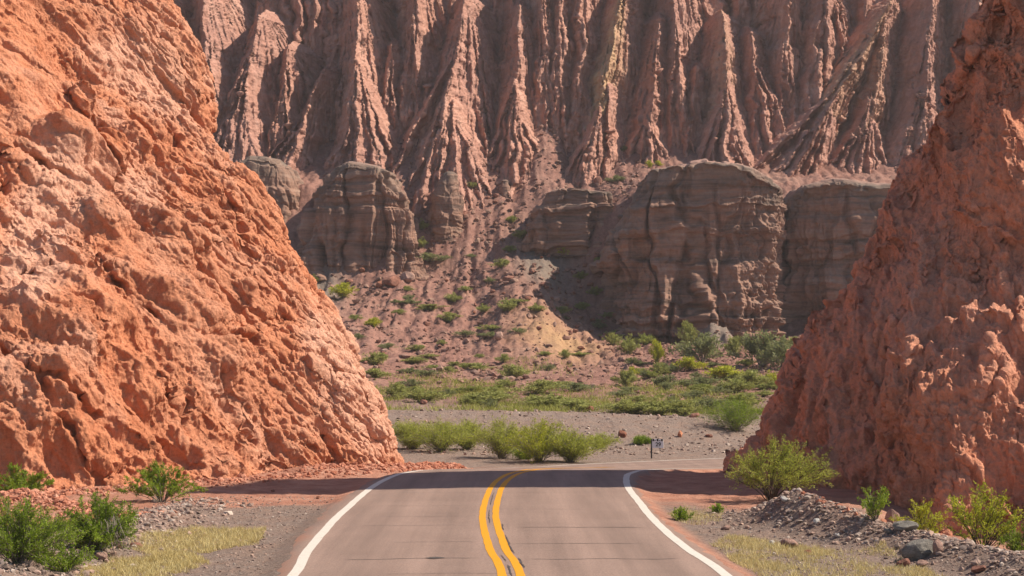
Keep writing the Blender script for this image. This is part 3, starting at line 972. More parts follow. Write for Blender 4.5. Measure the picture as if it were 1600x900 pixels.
def grey_cliff(label, left, right, top, base, D, depth, res=(420, 300), n=2.6, seed=0, flute=1.0, strata=1.0, pits=0.0, dome=0.35, capz=0.0, skew=0.0, crest=None, nR=None, shelf=()):
    """left/right: list of (px,py) silhouette points bottom to top; top/base py"""
    zb, zt = zpix(base, D), zpix(top, D)
    nu, nv = res
    v = np.linspace(0, 1, nv)
    zz = zb + (zt - zb) * np.minimum(v / 0.80, 1.0)
    zL = [zpix(p[1], D) for p in left]
    xL = [(p[0] - 800) / F * D for p in left]
    zR = [zpix(p[1], D) for p in right]
    xR = [(p[0] - 800) / F * D for p in right]
    l = np.interp(zz, zL, xL)
    r = np.interp(zz, zR, xR)
    k_ = np.hanning(21)
    k_ /= k_.sum()
    l = np.convolve(np.pad(l, 10, mode='edge'), k_, 'valid')
    r = np.convolve(np.pad(r, 10, mode='edge'), k_, 'valid')
    hw = (r - l) / 2
    cx = (r + l) / 2
    # rounding over into the top
    q = np.clip((v - (0.80 - dome * 0.5)) / (0.20 + dome * 0.5), 0, 1)
    sc_ = np.maximum((1 - q ** 2.4) ** 0.5, 0.0)
    lift = 0
    dep = depth * (1 + 0.06 * (1 - v)) * (0.25 + 0.75 * sc_)
    hwr = hw * np.where(q > 0, 0.30 + 0.70 * sc_, 1) * np.where(v >= 1, 0.3, 1)
    ph = np.linspace(-1.9, 1.9, nu)
    nn_ = np.where(ph > 0, nR or n, n)
    sx = np.sign(np.sin(ph)) * np.abs(np.sin(ph)) ** (2 / nn_)
    sx = np.where(np.abs(ph) > math.pi / 2, np.sign(ph), sx)
    sy = np.sign(np.cos(ph)) * np.abs(np.cos(ph)) ** (2 / nn_)
    sy = np.where(np.abs(ph) > math.pi / 2, -(np.abs(ph) - math.pi / 2) * 1.6, sy)
    X = cx[:, None] + hwr[:, None] * sx
    Y = D + depth - dep[:, None] * sy + skew * (X - cx.mean())
    Zg = zz[:, None] + (zt - zb) * 0.05 * np.clip((v[:, None] - .8) / .2, 0, 1) + 0 * X
    if crest:
        cxs = np.array([c_[0] for c_ in crest], float)
        czs = np.array([zpix(c_[1], D) for c_ in crest])
        ztop = np.interp(X / D * F + 800, cxs, czs)
        Zg = zb + (Zg - zb) * (ztop - zb) / (zt - zb)
    P = np.stack([X, Y, Zg], -1)
    Nn = normals(P)
    ctr = np.array([cx.mean(), D + depth, 0])
    if ((P - ctr) * Nn)[nv // 3].sum() < 0:
        Nn = -Nn
    so = seed * 13.7
    wpx = fbm(P * .3 + so, 3)[..., None]
    big = fbm(P * np.array([.16, .16, .12]) + so, 3)
    fl = fbm((P + 0.8 * wpx) * np.array([.42, .42, .02]) + so + 3, 3, 0.5, 2)
    fl2 = fbm((P + 0.5 * wpx) * np.array([1.2, 1.2, .06]) + so + 7, 3, 0.5, 2)
    st = fbm((P + 0.4 * wpx) * np.array([.04, .04, .85]) + so + 11, 4, 0.65)
    face = 1 - sst(.82, .98, v)[:, None]
    brk = sst(-.2, .3, fbm(P * .22 + so + 60, 2))
    d = 1.5 * big + face * flute * (0.9 * fl + 0.40 * fl2 * brk) + strata * 0.36 * st * (1 - .4 * brk) + 0.22 * fbm(P * 1.2 + so, 4, 0.6)
    # beds of different hardness: each layer has its own set-back
    zl = (P[..., 2] + 0.9 * wpx[..., 0] + 0.25 * fbm(P * .8 + so, 2)) / 0.62
    li = np.floor(zl)
    lf = zl - li
    lr = np.random.default_rng(900 + seed).uniform(-1, 1, 400) ** 3
    la = lr[(li.astype(int)) % 400]
    lb = lr[(li.astype(int) + 1) % 400]
    d = d + strata * 0.62 * (la + (lb - la) * sst(.82, 1.0, lf))
    # blocky buttresses split by upright cracks
    F1, F2, ID = worley((P + 1.2 * wpx) * np.array([.33, .33, .055]) + so)
    d = d + face * flute * (2.0 * (ID - .5) * sst(0, .16, F2 - F1) - 0.9 * sst(.12, 0, F2 - F1))
    F1, F2, ID = worley((P + .5 * wpx) * np.array([.9, .9, .42]) + so + 5)
    d = d + face * (0.7 * (ID - .5) * sst(0, .14, F2 - F1))
    for sh in shelf:      # the lower body stands out as a shelf
        vs_ = (zpix(sh[0], D) - zb) / (zt - zb)
        zr_ = (P[..., 2] - zb) / (zt - zb) + .02 * wpx[..., 0]
        d = d - sh[1] * sst(vs_ - .012, vs_ + .012, zr_)
    if pits:
        F1, F2, ID = worley(P * np.array([.8, .8, .8]) + so)
        ms = sst(-0.2, .25, fbm(P * .25 + so + 40, 3)) * sst(.15, .5, sx)[None, :]
        d = d - pits * sst(.38, .12, F1) * ms
        d = d + pits * 0.9 * fbm(P * .7 + so + 55, 3, 0.55, 2) * sst(.1, .6, sx)[None, :] * face
    P = P + Nn * d[..., None] * (0.25 + .75 * sst(0, .9, 1 - v))[:, None, None]
    tp = v[:, None] + 0 * X
    cap = sst(0.80, 0.97, v)[:, None] + 0 * X
    me = grid_mesh("cliff", P, {"top": tp, "cap": cap * capz})
    o = link("cliff", me, GREY)
    tag(o, label, "cliff", kind="structure")
    return o


grey_cliff("small rounded grey cliff block half hidden behind the left red cliff", [(235, 480), (240, 330), (245, 260), (250, 245)], [(478, 480), (475, 330), (468, 280), (455, 250)], 250, 480, 168, 6,
           (420, 240), seed=1, flute=.6, dome=.2, n=3.5, shelf=((290, .6),), crest=[(235, 290), (290, 250), (345, 268), (385, 247), (430, 248), (465, 265), (478, 300)])
grey_cliff("dome topped grey brown cliff with vertical ribs, left of the scree chute", [(418, 480), (440, 385), (452, 330), (485, 278), (510, 258)], [(668, 480), (655, 400), (648, 310), (640, 285), (615, 262)], 258, 480, 163.5, 7,
           (560, 360), seed=2, n=4, flute=1.2, dome=.18, capz=.6, skew=-.10, shelf=((322, 1.0), (285, .5)), crest=[(440, 330), (470, 290), (500, 262), (540, 250), (590, 258), (630, 280), (650, 310)])
grey_cliff("slim grey rock pillar standing in the scree right of the ribbed dome", [(672, 420), (676, 360), (674, 300), (690, 275)], [(718, 420), (716, 350), (722, 310), (712, 278)], 272, 420, 169.5, 2.6,
           (160, 200), seed=3, flute=.25, strata=.5, dome=.6)
grey_cliff("small grey rock stump capped with pink clay at the top of the scree", [(772, 340), (774, 300), (780, 282)], [(802, 340), (800, 300), (796, 282)], 282, 340, 176, 2.0,
           (120, 120), seed=4, flute=.2, strata=.5, dome=.6, capz=.6)
grey_cliff("low ledge of banded grey brown rock above the shaded gully", [(800, 400), (806, 350), (818, 325), (850, 296)], [(985, 400), (975, 340), (965, 315), (960, 292)], 290, 400, 166, 6,
           (300, 200), seed=5, n=5, flute=.6, strata=1.3, dome=.08, capz=.8, shelf=((318, .6),), crest=[(806, 345), (825, 320), (850, 298), (890, 290), (935, 296), (985, 300)])
grey_cliff("long banded grey brown cliff with pits and a shaded front, right of the scree", [(962, 570), (958, 480), (950, 400), (932, 345), (950, 320), (1010, 262)], [(1244, 570), (1250, 480), (1254, 380), (1254, 300), (1252, 262)], 256, 570, 153.5, 8,
           (760, 440), n=5, seed=6, flute=1.0, strata=1.2, pits=1.0, dome=.06, capz=.8, nR=2.5, skew=-.10, shelf=((318, .7), (405, .5), (470, .45)), crest=[(932, 345), (958, 318), (1010, 262), (1110, 250), (1180, 262), (1254, 294)])
grey_cliff("grey cliff block right of the dark cleft, partly behind the right red cliff", [(1240, 570), (1238, 480), (1238, 380), (1236, 310), (1236, 285)], [(1640, 570), (1640, 300), (1630, 275)], 275, 570, 156.5, 8,
           (640, 360), n=5, seed=7, flute=.9, strata=1.2, pits=.7, dome=.06, capz=.8, nR=3, skew=-.10, shelf=((335, .7), (430, .5)), crest=[(1243, 302), (1265, 286), (1310, 280), (1380, 290), (1440, 285), (1540, 270), (1640, 300)])
# ------------------------------------------------------------------ placing by ray
def hit(px, py, d0=20.0, d1=205.0):
    D = np.linspace(d0, d1, 1500)
    a = (px - 800) / F
    b = (450 - py) / F
    yy = math.cos(PITCH) - b * math.sin(PITCH)
    zz = math.sin(PITCH) + b * math.cos(PITCH)
    x = a / yy * D
    z = CAMZ + zz / yy * D
    g = zground(x, D)
    k = np.argmax(z <= g + 0.01)
    if z[k] > g[k] + 0.01:
        k = len(D) - 1
    return float(x[k]), float(D[k]), float(g[k])


# ------------------------------------------------------------------ shrubs
def leaf_mat(name, dark, mid, light, trans=0.35):
    m, nt, b = new_mat(name)
    oi = nt.nodes.new('ShaderNodeObjectInfo')
    va = math_(nt, 'MULTIPLY_ADD', oi.outputs['Random'], 0.18, attr(nt, "var"))
    c = ramp(nt, va, [(0.1, dark), (0.55, mid), (1.0, light)])
    setc(nt, b, c)
    b.inputs['Roughness'].default_value = 0.6
    tr = nt.nodes.new('ShaderNodeBsdfTranslucent')
    nt.links.new(c, tr.inputs[0])
    mx = nt.nodes.new('ShaderNodeMixShader')
    mx.inputs[0].default_value = trans
    nt.links.new(b.outputs[0], mx.inputs[1])
    nt.links.new(tr.outputs[0], mx.inputs[2])
    nt.links.new(mx.outputs[0], nt.nodes['Material Output'].inputs[0])
    return m


L_GREEN = leaf_mat("green_leaf", (0.095, 0.14, 0.010), (0.19, 0.27, 0.020), (0.32, 0.40, 0.04), .42)
L_LIME = leaf_mat("lime_leaf", (0.20, 0.24, 0.015), (0.36, 0.39, 0.025), (0.50, 0.49, 0.05), .4)
L_OLIVE = leaf_mat("olive_leaf", (0.13, 0.14, 0.055), (0.21, 0.225, 0.085), (0.30, 0.31, 0.13), .4)
L_FAR = leaf_mat("dry_green_leaf", (0.15, 0.165, 0.03), (0.25, 0.27, 0.055), (0.36, 0.37, 0.09), .4)
L_FLIME = leaf_mat("yellowish_leaf", (0.26, 0.265, 0.02), (0.42, 0.42, 0.03), (0.54, 0.52, 0.06), .45)
L_SAGE = leaf_mat("pale_leaf", (0.19, 0.20, 0.05), (0.30, 0.31, 0.08), (0.40, 0.40, 0.13), .4)
L_MID = leaf_mat("sage_leaf", (0.20, 0.225, 0.03), (0.35, 0.38, 0.055), (0.47, 0.48, 0.10), .45)
TWIG = plain("grey_twig", (0.20, 0.165, 0.13), 0.9, 0.3, 30)
TWIG_D = plain("brown_twig", (0.11, 0.075, 0.05), 0.9, 0.3, 30)


def tube_mesh(lines, sides=4):
    V, Fc = [], []
    n0 = 0
    for pts, r0, r1 in lines:
        pts = np.asarray(pts)
        n = len(pts)
        tg = np.gradient(pts, axis=0)
        tg /= np.linalg.norm(tg, axis=1)[:, None] + 1e-9
        up = np.array([0.31, 0.2, 0.93])
        a = np.cross(tg, up)
        a /= np.linalg.norm(a, axis=1)[:, None] + 1e-9
        b = np.cross(tg, a)
        r = np.linspace(r0, r1, n)[:, None]
        for k in range(sides):
            t = 2 * math.pi * k / sides
            V.append(pts + r * (a * math.cos(t) + b * math.sin(t)))
        i = np.arange(n - 1)
        for k in range(sides):
            k2 = (k + 1) % sides
            Fc.append(np.stack([n0 + k * n + i, n0 + k * n + i + 1, n0 + k2 * n + i + 1, n0 + k2 * n + i], 1))
        n0 += n * sides
    return np.concatenate(V), np.concatenate(Fc)


def leaf_quads(C, A, l, w, rng):
    """centres, axis directions"""
    n = len(C)
    A = A / (np.linalg.norm(A, axis=1)[:, None] + 1e-9)
    S = np.cross(A, rng.normal(size=(n, 3)))
    S /= np.linalg.norm(S, axis=1)[:, None] + 1e-9
    l = l * rng.uniform(.6, 1.3, (n, 1))
    w = w * rng.uniform(.6, 1.3, (n, 1))
    V = np.stack([C - A * l, C + S * w, C + A * l, C - S * w], 1).reshape(-1, 3)
    return V, np.arange(4 * n).reshape(n, 4)


def shrub_mesh(seed, W, H, nst=26, sub=9, lps=14, leaf=(.03, .011), up=0.35, droop=0.0, bare=0.25, twist=0.35, lean=(0, 0), flat=0.0, subl=0.34, stem_r=0.010, jit=0.02):
    """W half width, H height.  returns stem lines mesh and leaf mesh"""
    r = np.random.default_rng(seed)
    lines, LC, LA, LV_ = [], [], [], []
    for s in range(nst):
        az = r.uniform(0, 2 * math.pi)
        f = r.uniform(0, 1) ** 0.6
        tip = np.array([math.cos(az) * W * f, math.sin(az) * W * f, H * (1 - flat * f - (1 - flat) * 0.55 * f * f) * r.uniform(.72, 1.05)])
        tip[:2] += np.array(lean) * tip[2] / H * H
        base = np.array([math.cos(az) * W * .08, math.sin(az) * W * .08, -0.04]) * r.uniform(0, 1)
        base[2] = -0.05
        t = np.linspace(0, 1, 8)[:, None]
        ctrl = base + (tip - base) * np.array([0.35 - up * .3, 0.35 - up * .3, 0.5 + up * .35])
        ctrl = ctrl + r.normal(size=3) * twist * .12 * W
        pts = (1 - t) ** 2 * base + 2 * t * (1 - t) * ctrl + t * t * tip
        pts = pts + r.normal(size=(8, 3)) * .012 * W
        lines.append((pts, stem_r * r.uniform(.7, 1.3), stem_r * .3))
        L = np.linalg.norm(np.diff(pts, axis=0), axis=1).sum()
        tone = r.uniform(0, 1)
        for q in range(sub):
            tt = bare + (1 - bare) * r.uniform(0, 1) ** .75
            i = min(int(tt * 7), 6)
            p0 = pts[i] + (pts[i + 1] - pts[i]) * (tt * 7 - i)
            dr = pts[i + 1] - pts[i]
            dr = dr / np.linalg.norm(dr) + r.normal(size=3) * 0.55 + np.array([0, 0, .25 - droop])
            dr /= np.linalg.norm(dr)
            l = L * subl * r.uniform(.5, 1.15) * (1.1 - .5 * tt)
            ts = np.linspace(0, 1, 4)[:, None]
            sp = p0 + dr * l * ts + np.array([0, 0, -droop * .35 * l]) * ts ** 2
            sp[:, 2] = np.maximum(sp[:, 2], 0.0)
            lines.append((sp, stem_r * .38, stem_r * .14))
            k = int(lps * r.uniform(.6, 1.3))
            u = r.uniform(0.05, 1.05, k)[:, None]
            c = p0 + dr * l * u + np.array([0, 0, -droop * .35 * l]) * u ** 2 + r.normal(size=(k, 3)) * jit
            c[:, 2] = np.maximum(c[:, 2], 0.01)
            LC.append(c)
            LA.append(np.repeat(dr[None], k, 0) + r.normal(size=(k, 3)) * .6)
            LV_.append(np.clip(0.25 + 0.35 * tone + 0.25 * r.uniform(0, 1) + r.normal(size=k) * .13, 0, 1))
    C, A, Vv = np.concatenate(LC), np.concatenate(LA), np.concatenate(LV_)
    V, Fc = leaf_quads(C, A, leaf[0], leaf[1], r)
    fol = np_mesh("foliage", V, Fc, False, {"var": np.repeat(Vv, 4)})
    V, Fc = tube_mesh(lines, 3)
    stm = np_mesh("stems", V, Fc)
    return stm, fol


def shrub(label, px, py, wpx, hpx, mat, seed, group=None, name="shrub", twig=TWIG, D=None, **kw):
    x, y, z = hit(px, py) if D is None else (at(px, py, D)[0], D, zg1(at(px, py, D)[0], D))
    W, H = wpx / F * y / 2, hpx / F * y
    stm, fol = shrub_mesh(seed, W, H, **kw)
    t = empty(name, (x, y, z))
    tag(t, label, "shrub", group)
    link("stems", stm, twig, t)
    link("foliage", fol, mat, t)
    return t


# near shrubs
shrub("dense bright green bush filling the lower left corner beside the gravel berm", 30, 908, 200, 100, L_GREEN, 1, D=25.6, nst=90, sub=10, lps=22, leaf=(.024, .007), up=.25, bare=.2)
shrub("bright green bush with dry grey twigs at its right, beside the left berm", 152, 860, 160, 84, L_GREEN, 2, nst=80, sub=10, lps=22, leaf=(.026, .008), up=.3, bare=.25, flat=.25)
shrub("open green bush with spiky upswept sprays on red dirt before the left cliff", 252, 784, 140, 58, L_GREEN, 3, nst=34, sub=9, lps=24, leaf=(.036, .010), up=.15, bare=.25, flat=.1, subl=.28)
shrub("green bush behind the red earth bank at the left edge", 34, 776, 110, 52, L_GREEN, 4, D=40.2, nst=34, sub=9, lps=22, leaf=(.036, .010), up=.2, bare=.2, flat=.1, subl=.3)
shrub("low green plant at the foot of the left berm between bush and dry grass", 100, 893, 110, 40, L_GREEN, 5, nst=30, sub=7, lps=20, leaf=(.022, .008), up=.2, bare=.1)
shrub("feathery green acacia bush leaning right at the foot of the right cliff", 1205, 782, 185, 90, L_MID, 6, twig=TWIG_D, nst=44, sub=13, lps=30, leaf=(.024, .009), up=.35, bare=.38, flat=.15, lean=(.28, 0), stem_r=.016, subl=.40, twist=.6, jit=.03)
shrub("sparse blue green weed between the red dirt slide and pink stones", 1368, 815, 75, 52, L_GREEN, 7, nst=16, sub=7, lps=16, leaf=(.026, .010), up=.4, bare=.2)
shrub("yellow green bush behind the grey boulder on the right berm", 1440, 830, 95, 62, L_LIME, 8, nst=26, sub=8, lps=18, leaf=(.026, .010), up=.3, bare=.3, D=33.2)
shrub("large open yellow green bush with bare branches before the right cliff", 1535, 888, 150, 108, L_LIME, 9, nst=30, sub=9, lps=20, leaf=(.024, .010), up=.3, bare=.35, twig=TWIG_D, stem_r=.013, D=29.8)
shrub("green bush cut by the right edge of the frame", 1598, 895, 90, 70, L_GREEN, 10, nst=30, sub=9, lps=18, leaf=(.024, .010), up=.3, bare=.25, D=29.5)
shrub("tiny bright green weed in the dry grass beside the right edge line", 1066, 812, 46, 18, L_GREEN, 12, nst=26, sub=5, lps=14, leaf=(.022, .010), up=0, bare=.05)
shrub("little green weed at the foot of the grey rubble mound", 1122, 800, 26, 12, L_GREEN, 13, nst=16, sub=5, lps=12, leaf=(.022, .010), up=0, bare=.05)
# dry twigs hanging out of the second bush
r = np.random.default_rng(77)
x, y, z = hit(152, 858)
lines = []
for k in range(46):
    p0 = np.array([r.normal() * .12, r.normal() * .1, .42 + r.uniform(-.1, .2)])
    d_ = np.array([r.normal() * .25 + .1, -.25 + r.normal() * .15, -.5])
    t_ = np.linspace(0, 1, 6)[:, None]
    lines.append((p0 + d_ * t_ * r.uniform(.5, .9) + np.array([0, 0, -.08]) * t_ ** 2 + r.normal(size=(6, 3)) * .012, .006, .003))
V, Fc = tube_mesh(lines, 3)
t = empty("dry_bush", (x + .33, y - .35, z))
tag(t, "tangle of dead grey twigs under the right side of a green bush", "dead shrub")
link("dead_twigs", np_mesh("dead_twigs", V, Fc), TWIG, t)

# willowy bushes between the bend and the gravel bank
plume = dict(nst=80, sub=11, lps=12, leaf=(.06, .009), up=.55, bare=.12, subl=.32, twist=.7, jit=.06)
for i, (px, py, w_, h_, lab, mt) in enumerate([
        (645, 702, 90, 44, "leftmost willowy green bush beyond the bend, at the tip of the left cliff", L_MID),
        (688, 706, 120, 50, "willowy green bush beyond the bend, second from the left cliff", L_MID),
        (730, 702, 80, 42, "smaller willowy bush beyond the bend, just left of the white stone", L_MID),
        (784, 716, 120, 58, "tall yellow green bush beyond the bend, left end of the broad thicket", L_MID),
        (842, 722, 135, 62, "tallest yellow green bush in the middle of the broad thicket beyond the road", L_LIME),
        (892, 722, 105, 50, "yellow green bush ending the thicket on the right, beyond the road bend", L_MID),
        (818, 717, 44, 18, "low green plant at the road edge below the broad thicket", L_GREEN),
        (936, 700, 84, 24, "low wide green bush right of the thicket, below the rust coloured boulder", L_MID),
        (1004, 694, 30, 12, "small green weed just left of the kilometre sign", L_GREEN),
        (1150, 674, 125, 50, "broad dark green bush at the right end of the gravel bank", L_GREEN)]):
    shrub(lab, px, py, w_, h_, mt, 30 + i, "bushes along the gravel bank beyond the bend", **(plume if h_ > 30 else dict(plume, up=.3, nst=30)))

# far shrubs: a few prototypes copied
PROTO = {}
for kind, mt in (("green", L_FAR), ("lime", L_FLIME), ("olive", L_OLIVE), ("sage", L_SAGE)):
    for j in range(3):
        PROTO[(kind, j)] = shrub_mesh(100 + j + len(kind) * 7, 1.0, 1.0, nst=30, sub=7, lps=9 if kind == "olive" else 13, leaf=(.075, .026), up=.4, bare=.12 if kind != "olive" else .3, subl=.36, stem_r=.014, jit=.06) + (mt,)
_fs = np.random.default_rng(9)
FARGROUP = {
    "chute": ("small %s shrub growing in the rubble chute between the grey cliffs", "shrubs in the rubble chutes"),
    "gully": ("small %s shrub in the shaded gully left of the long grey cliff", "shrubs in the shaded gully"),
    "scree": ("small %s shrub dotted on the pink brown scree below the ribbed dome", "shrubs dotted on the scree slope"),
    "foot": ("%s shrub in the scattered growth at the foot of the long grey cliff", "shrubs at the foot of the long grey cliff"),
    "flat": ("low %s shrub in the green belt behind the gravel bank", "low shrubs in the green belt behind the gravel bank"),
    "ledge": ("tiny %s shrub clinging to a ledge high on the cliffs", "tiny shrubs on the high ledges")}


def far_shrub(px, py, w_, h_, kind, zone, label=None):
    x, y, z = hit(px, py, 60)
    W, H = w_ / F * y / 2 * 1.2, h_ / F * y * .85
    if zone == 'scree' and not label:
        kind = ('olive', 'sage')[int(_fs.integers(2))]
        W, H = W * _fs.uniform(.6, 1.3), H * _fs.uniform(.55, .95)
    stm, fol, mt = PROTO[(kind, int(_fs.integers(3)))]
    t = empty("shrub", (x, y, z - .03), _fs.uniform(0, 6.28))
    lab, grp = FARGROUP[zone]
    word = {"green": "green", "lime": "bright yellow green", "olive": "greyish olive", "sage": "pale green"}[kind]
    tag(t, label or (lab % word), "shrub", grp)
    for nm, me_, m_ in (("stems", stm, TWIG), ("foliage", fol, mt)):
        o = link(nm, me_, m_, t)
        o.scale = (W, W, H)


FS = [  # px, py, w, h, kind, zone, own label
    (882, 402, 26, 18, "lime", "gully", "bright yellow green shrub at the left edge of the cliff's shadow on the scree"),
    (894, 386, 34, 14, "green", "gully", None), (938, 416, 22, 16, "green", "gully", None), (908, 436, 20, 14, "green", "gully", None), (930, 462, 22, 16, "green", "gully", None),
    (910, 486, 24, 14, "green", "gully", None), (934, 514, 28, 13, "olive", "gully", None), (974, 524, 28, 15, "green", "foot", None),
    (958, 540, 28, 20, "sage", "foot", None), (982, 552, 34, 30, "sage", "foot", None), (1008, 540, 32, 22, "green", "foot", None),
    (1026, 568, 26, 38, "lime", "foot", "tall narrow yellow green shrub standing left of the big olive bush below the long cliff"),
    (1074, 545, 34, 44, "sage", "foot", "tall pale shrub rising behind the big olive bush below the long cliff"),
    (1098, 566, 84, 52, "olive", "foot", "big rounded olive bush at the long grey cliff's base, beside a grey debris cone"),
    (1080, 578, 50, 24, "lime", "foot", "vivid yellow green low bush in front of the big olive bush"),
    (1148, 556, 34, 32, "sage", "foot", None), (1190, 572, 90, 62, "olive", "foot", "airy greyish olive bush half hidden by the right red cliff's edge"),
    (1225, 578, 70, 56, "olive", "foot", None),
    (1140, 592, 66, 24, "lime", "foot", "vivid yellow green spreading bush right of the debris cone, before the airy olive bush"), (1118, 590, 30, 16, "lime", "foot", None),
    (978, 604, 34, 30, "sage", "foot", None), (985, 590, 24, 20, "lime", "foot", None), (1040, 602, 44, 20, "olive", "foot", None), (1030, 585, 28, 20, "sage", "foot", None),
    (1180, 604, 54, 30, "sage", "foot", None), (1150, 612, 60, 26, "sage", "foot", None), (1095, 606, 60, 22, "olive", "foot", None), (1205, 600, 40, 22, "lime", "foot", None),
    (1075, 532, 20, 16, "green", "foot", None), (1240, 545, 26, 18, "sage", "foot", None),
    (536, 466, 42, 24, "lime", "scree", "bright yellow green shrub below the base of the ribbed dome cliff"),
    (490, 442, 24, 18, "green", "scree", None), (638, 455, 24, 12, "lime", "scree", None), (584, 511, 28, 16, "lime", "scree", "bright green shrub on bare scree near the left cliff's edge"),
    (624, 491, 36, 15, "olive", "scree", None), (726, 455, 22, 11, "sage", "scree", None), (764, 443, 24, 13, "lime", "scree", None), (736, 403, 32, 13, "olive", "scree", None),
    (672, 409, 66, 16, "olive", "scree", "wide greyish green patch of brush at the right foot of the ribbed dome"), (794, 486, 36, 26, "olive", "scree", None), (584, 570, 48, 30, "sage", "scree", None),
    (648, 567, 36, 16, "sage", "scree", None), (702, 503, 36, 20, "olive", "scree", None), (728, 525, 28, 15, "sage", "scree", None), (748, 578, 46, 22, "sage", "scree", None),
    (786, 566, 32, 24, "olive", "scree", None), (690, 540, 26, 14, "olive", "scree", None), (606, 545, 30, 14, "olive", "scree", None), (560, 530, 26, 14, "sage", "scree", None),
    (590, 590, 40, 20, "sage", "scree", None), (640, 470, 30, 12, "olive", "scree", None), (668, 485, 24, 12, "olive", "scree", None), (556, 500, 22, 13, "sage", "scree", None),
    (712, 312, 18, 12, "sage", "chute", None), (737, 294, 18, 11, "sage", "chute", None), (658, 360, 24, 18, "sage", "chute", None), (659, 386, 20, 16, "sage", "chute", None),
    (814, 374, 28, 15, "sage", "chute", None), (800, 348, 20, 13, "green", "chute", None), (783, 418, 28, 16, "sage", "chute", None), (797, 394, 20, 12, "sage", "chute", None),
    (598, 258, 18, 11, "sage", "ledge", None), (1014, 262, 12, 13, "lime", "ledge", None), (1030, 260, 13, 11, "lime", "ledge", None), (962, 286, 32, 13, "olive", "ledge", None), (684, 300, 16, 10, "olive", "ledge", None),
    (1195, 205, 22, 15, "olive", "ledge", None), (975, 238, 16, 12, "olive", "ledge", None),
    (800, 592, 50, 24, "sage", "flat", None), (840, 616, 80, 26, "sage", "flat", None), (660, 628, 70, 26, "sage", "flat", None), (620, 622, 44, 26, "sage", "flat", None),
    (900, 612, 60, 17, "olive", "flat", None), (770, 628, 84, 22, "sage", "flat", None), (860, 634, 90, 22, "sage", "flat", None), (910, 640, 70, 18, "sage", "flat", None),
    (985, 645, 80, 26, "sage", "flat", None), (1030, 648, 70, 28, "sage", "flat", None), (1070, 650, 60, 26, "sage", "flat", None), (1110, 640, 60, 22, "olive", "flat", None), (1160, 640, 70, 28, "sage", "flat", None)]
for a in FS:
    far_shrub(*a)
for k in range(90):
    if k % 3 == 2:
        px, py, zone = _fs.uniform(600, 960), _fs.uniform(470, 595), "scree"
    elif k % 3 == 1:
        px, py, zone = _fs.uniform(950, 1210), _fs.uniform(570, 632), "foot"
    else:
        px, py, zone = _fs.uniform(600, 1180), _fs.uniform(600, 640), "flat"
    far_shrub(px, py, _fs.uniform(16, 44), _fs.uniform(8, 17), ("olive", "sage", "olive", "sage", "green")[int(_fs.integers(5))], zone)

# ------------------------------------------------------------------ stones
def stone_mesh(seed, sub=3, sq=(1, 1, 1), facet=0.35):
    bm = bmesh.new()
    bmesh.ops.create_icosphere(bm, subdivisions=sub, radius=1.0)
    V = np.array([v.co[:] for v in bm.verts])
    r = np.random.default_rng(seed)
    for k in range(9):      # cut flat facets
        nrm = r.normal(size=3)
        nrm /= np.linalg.norm(nrm)
        dd_ = V @ nrm
        lim = r.uniform(.55, .85)
        V = V - np.maximum(dd_ - lim, 0)[:, None] * nrm * .9
    V = V * (1 + 0.22 * fbm(V * .9 + seed * 3.1, 3)[:, None] + 0.07 * fbm(V * 4 + seed, 3)[:, None])
    V = V * np.array(sq)
    for v, c in zip(bm.verts, V):
        v.co = c
    me_ = bpy.data.meshes.new("stone")
    bm.to_mesh(me_)
    bm.free()
    return me_


def stone_mat(name, c):
    m, nt, b = new_mat(name)
    tc = nt.nodes.new('ShaderNodeTexCoord')
    v = tc.outputs['Object']
    n1 = noise(nt, v, 1.6, 8, 0.65)
    n2 = noise(nt, v, 9, 6, 0.7)
    cc = ramp(nt, n1, [(0.3, [x * .6 for x in c]), (0.5, c), (0.7, [min(1, x * 1.4) for x in c])])
    setc(nt, b, mix(nt, 0.5, cc, ramp(nt, n2, [(0.3, .7), (0.7, 1.3)]), 'MULTIPLY'))
    bump(nt, b, n2, 0.6, 0.1)
    return m


SM = {"grey": stone_mat("grey_stone", (0.23, 0.205, 0.175)), "pink": stone_mat("pink_stone", (0.36, 0.22, 0.17)), "red": stone_mat("red_stone", (0.27, 0.125, 0.088)),
      "white": stone_mat("white_stone", (0.58, 0.53, 0.48)), "rust": stone_mat("rust_stone", (0.25, 0.105, 0.065)), "orange": stone_mat("orange_stone", (0.48, 0.20, 0.11))}
_ss = np.random.default_rng(44)
STP = [stone_mesh(500 + k) for k in range(8)]


def rock(label, px, py, w_, h_, col, group=None, D=None, cat="rock", name="rock"):
    x, y, z = hit(px, py) if D is None else (at(px, py, D)[0], D, zg1(at(px, py, D)[0], D))
    W, H = w_ / F * y / 2, h_ / F * y / 2
    me_ = STP[int(_ss.integers(8))].copy()
    o = link(name, me_, SM[col])
    o.location = (x, y, z + H * .62)
    o.scale = (W, W * .85, H)
    o.rotation_euler = (_ss.uniform(-.2, .2), _ss.uniform(-.2, .2), _ss.uniform(0, 6.28))
    tag(o, label, cat, group)
    return o


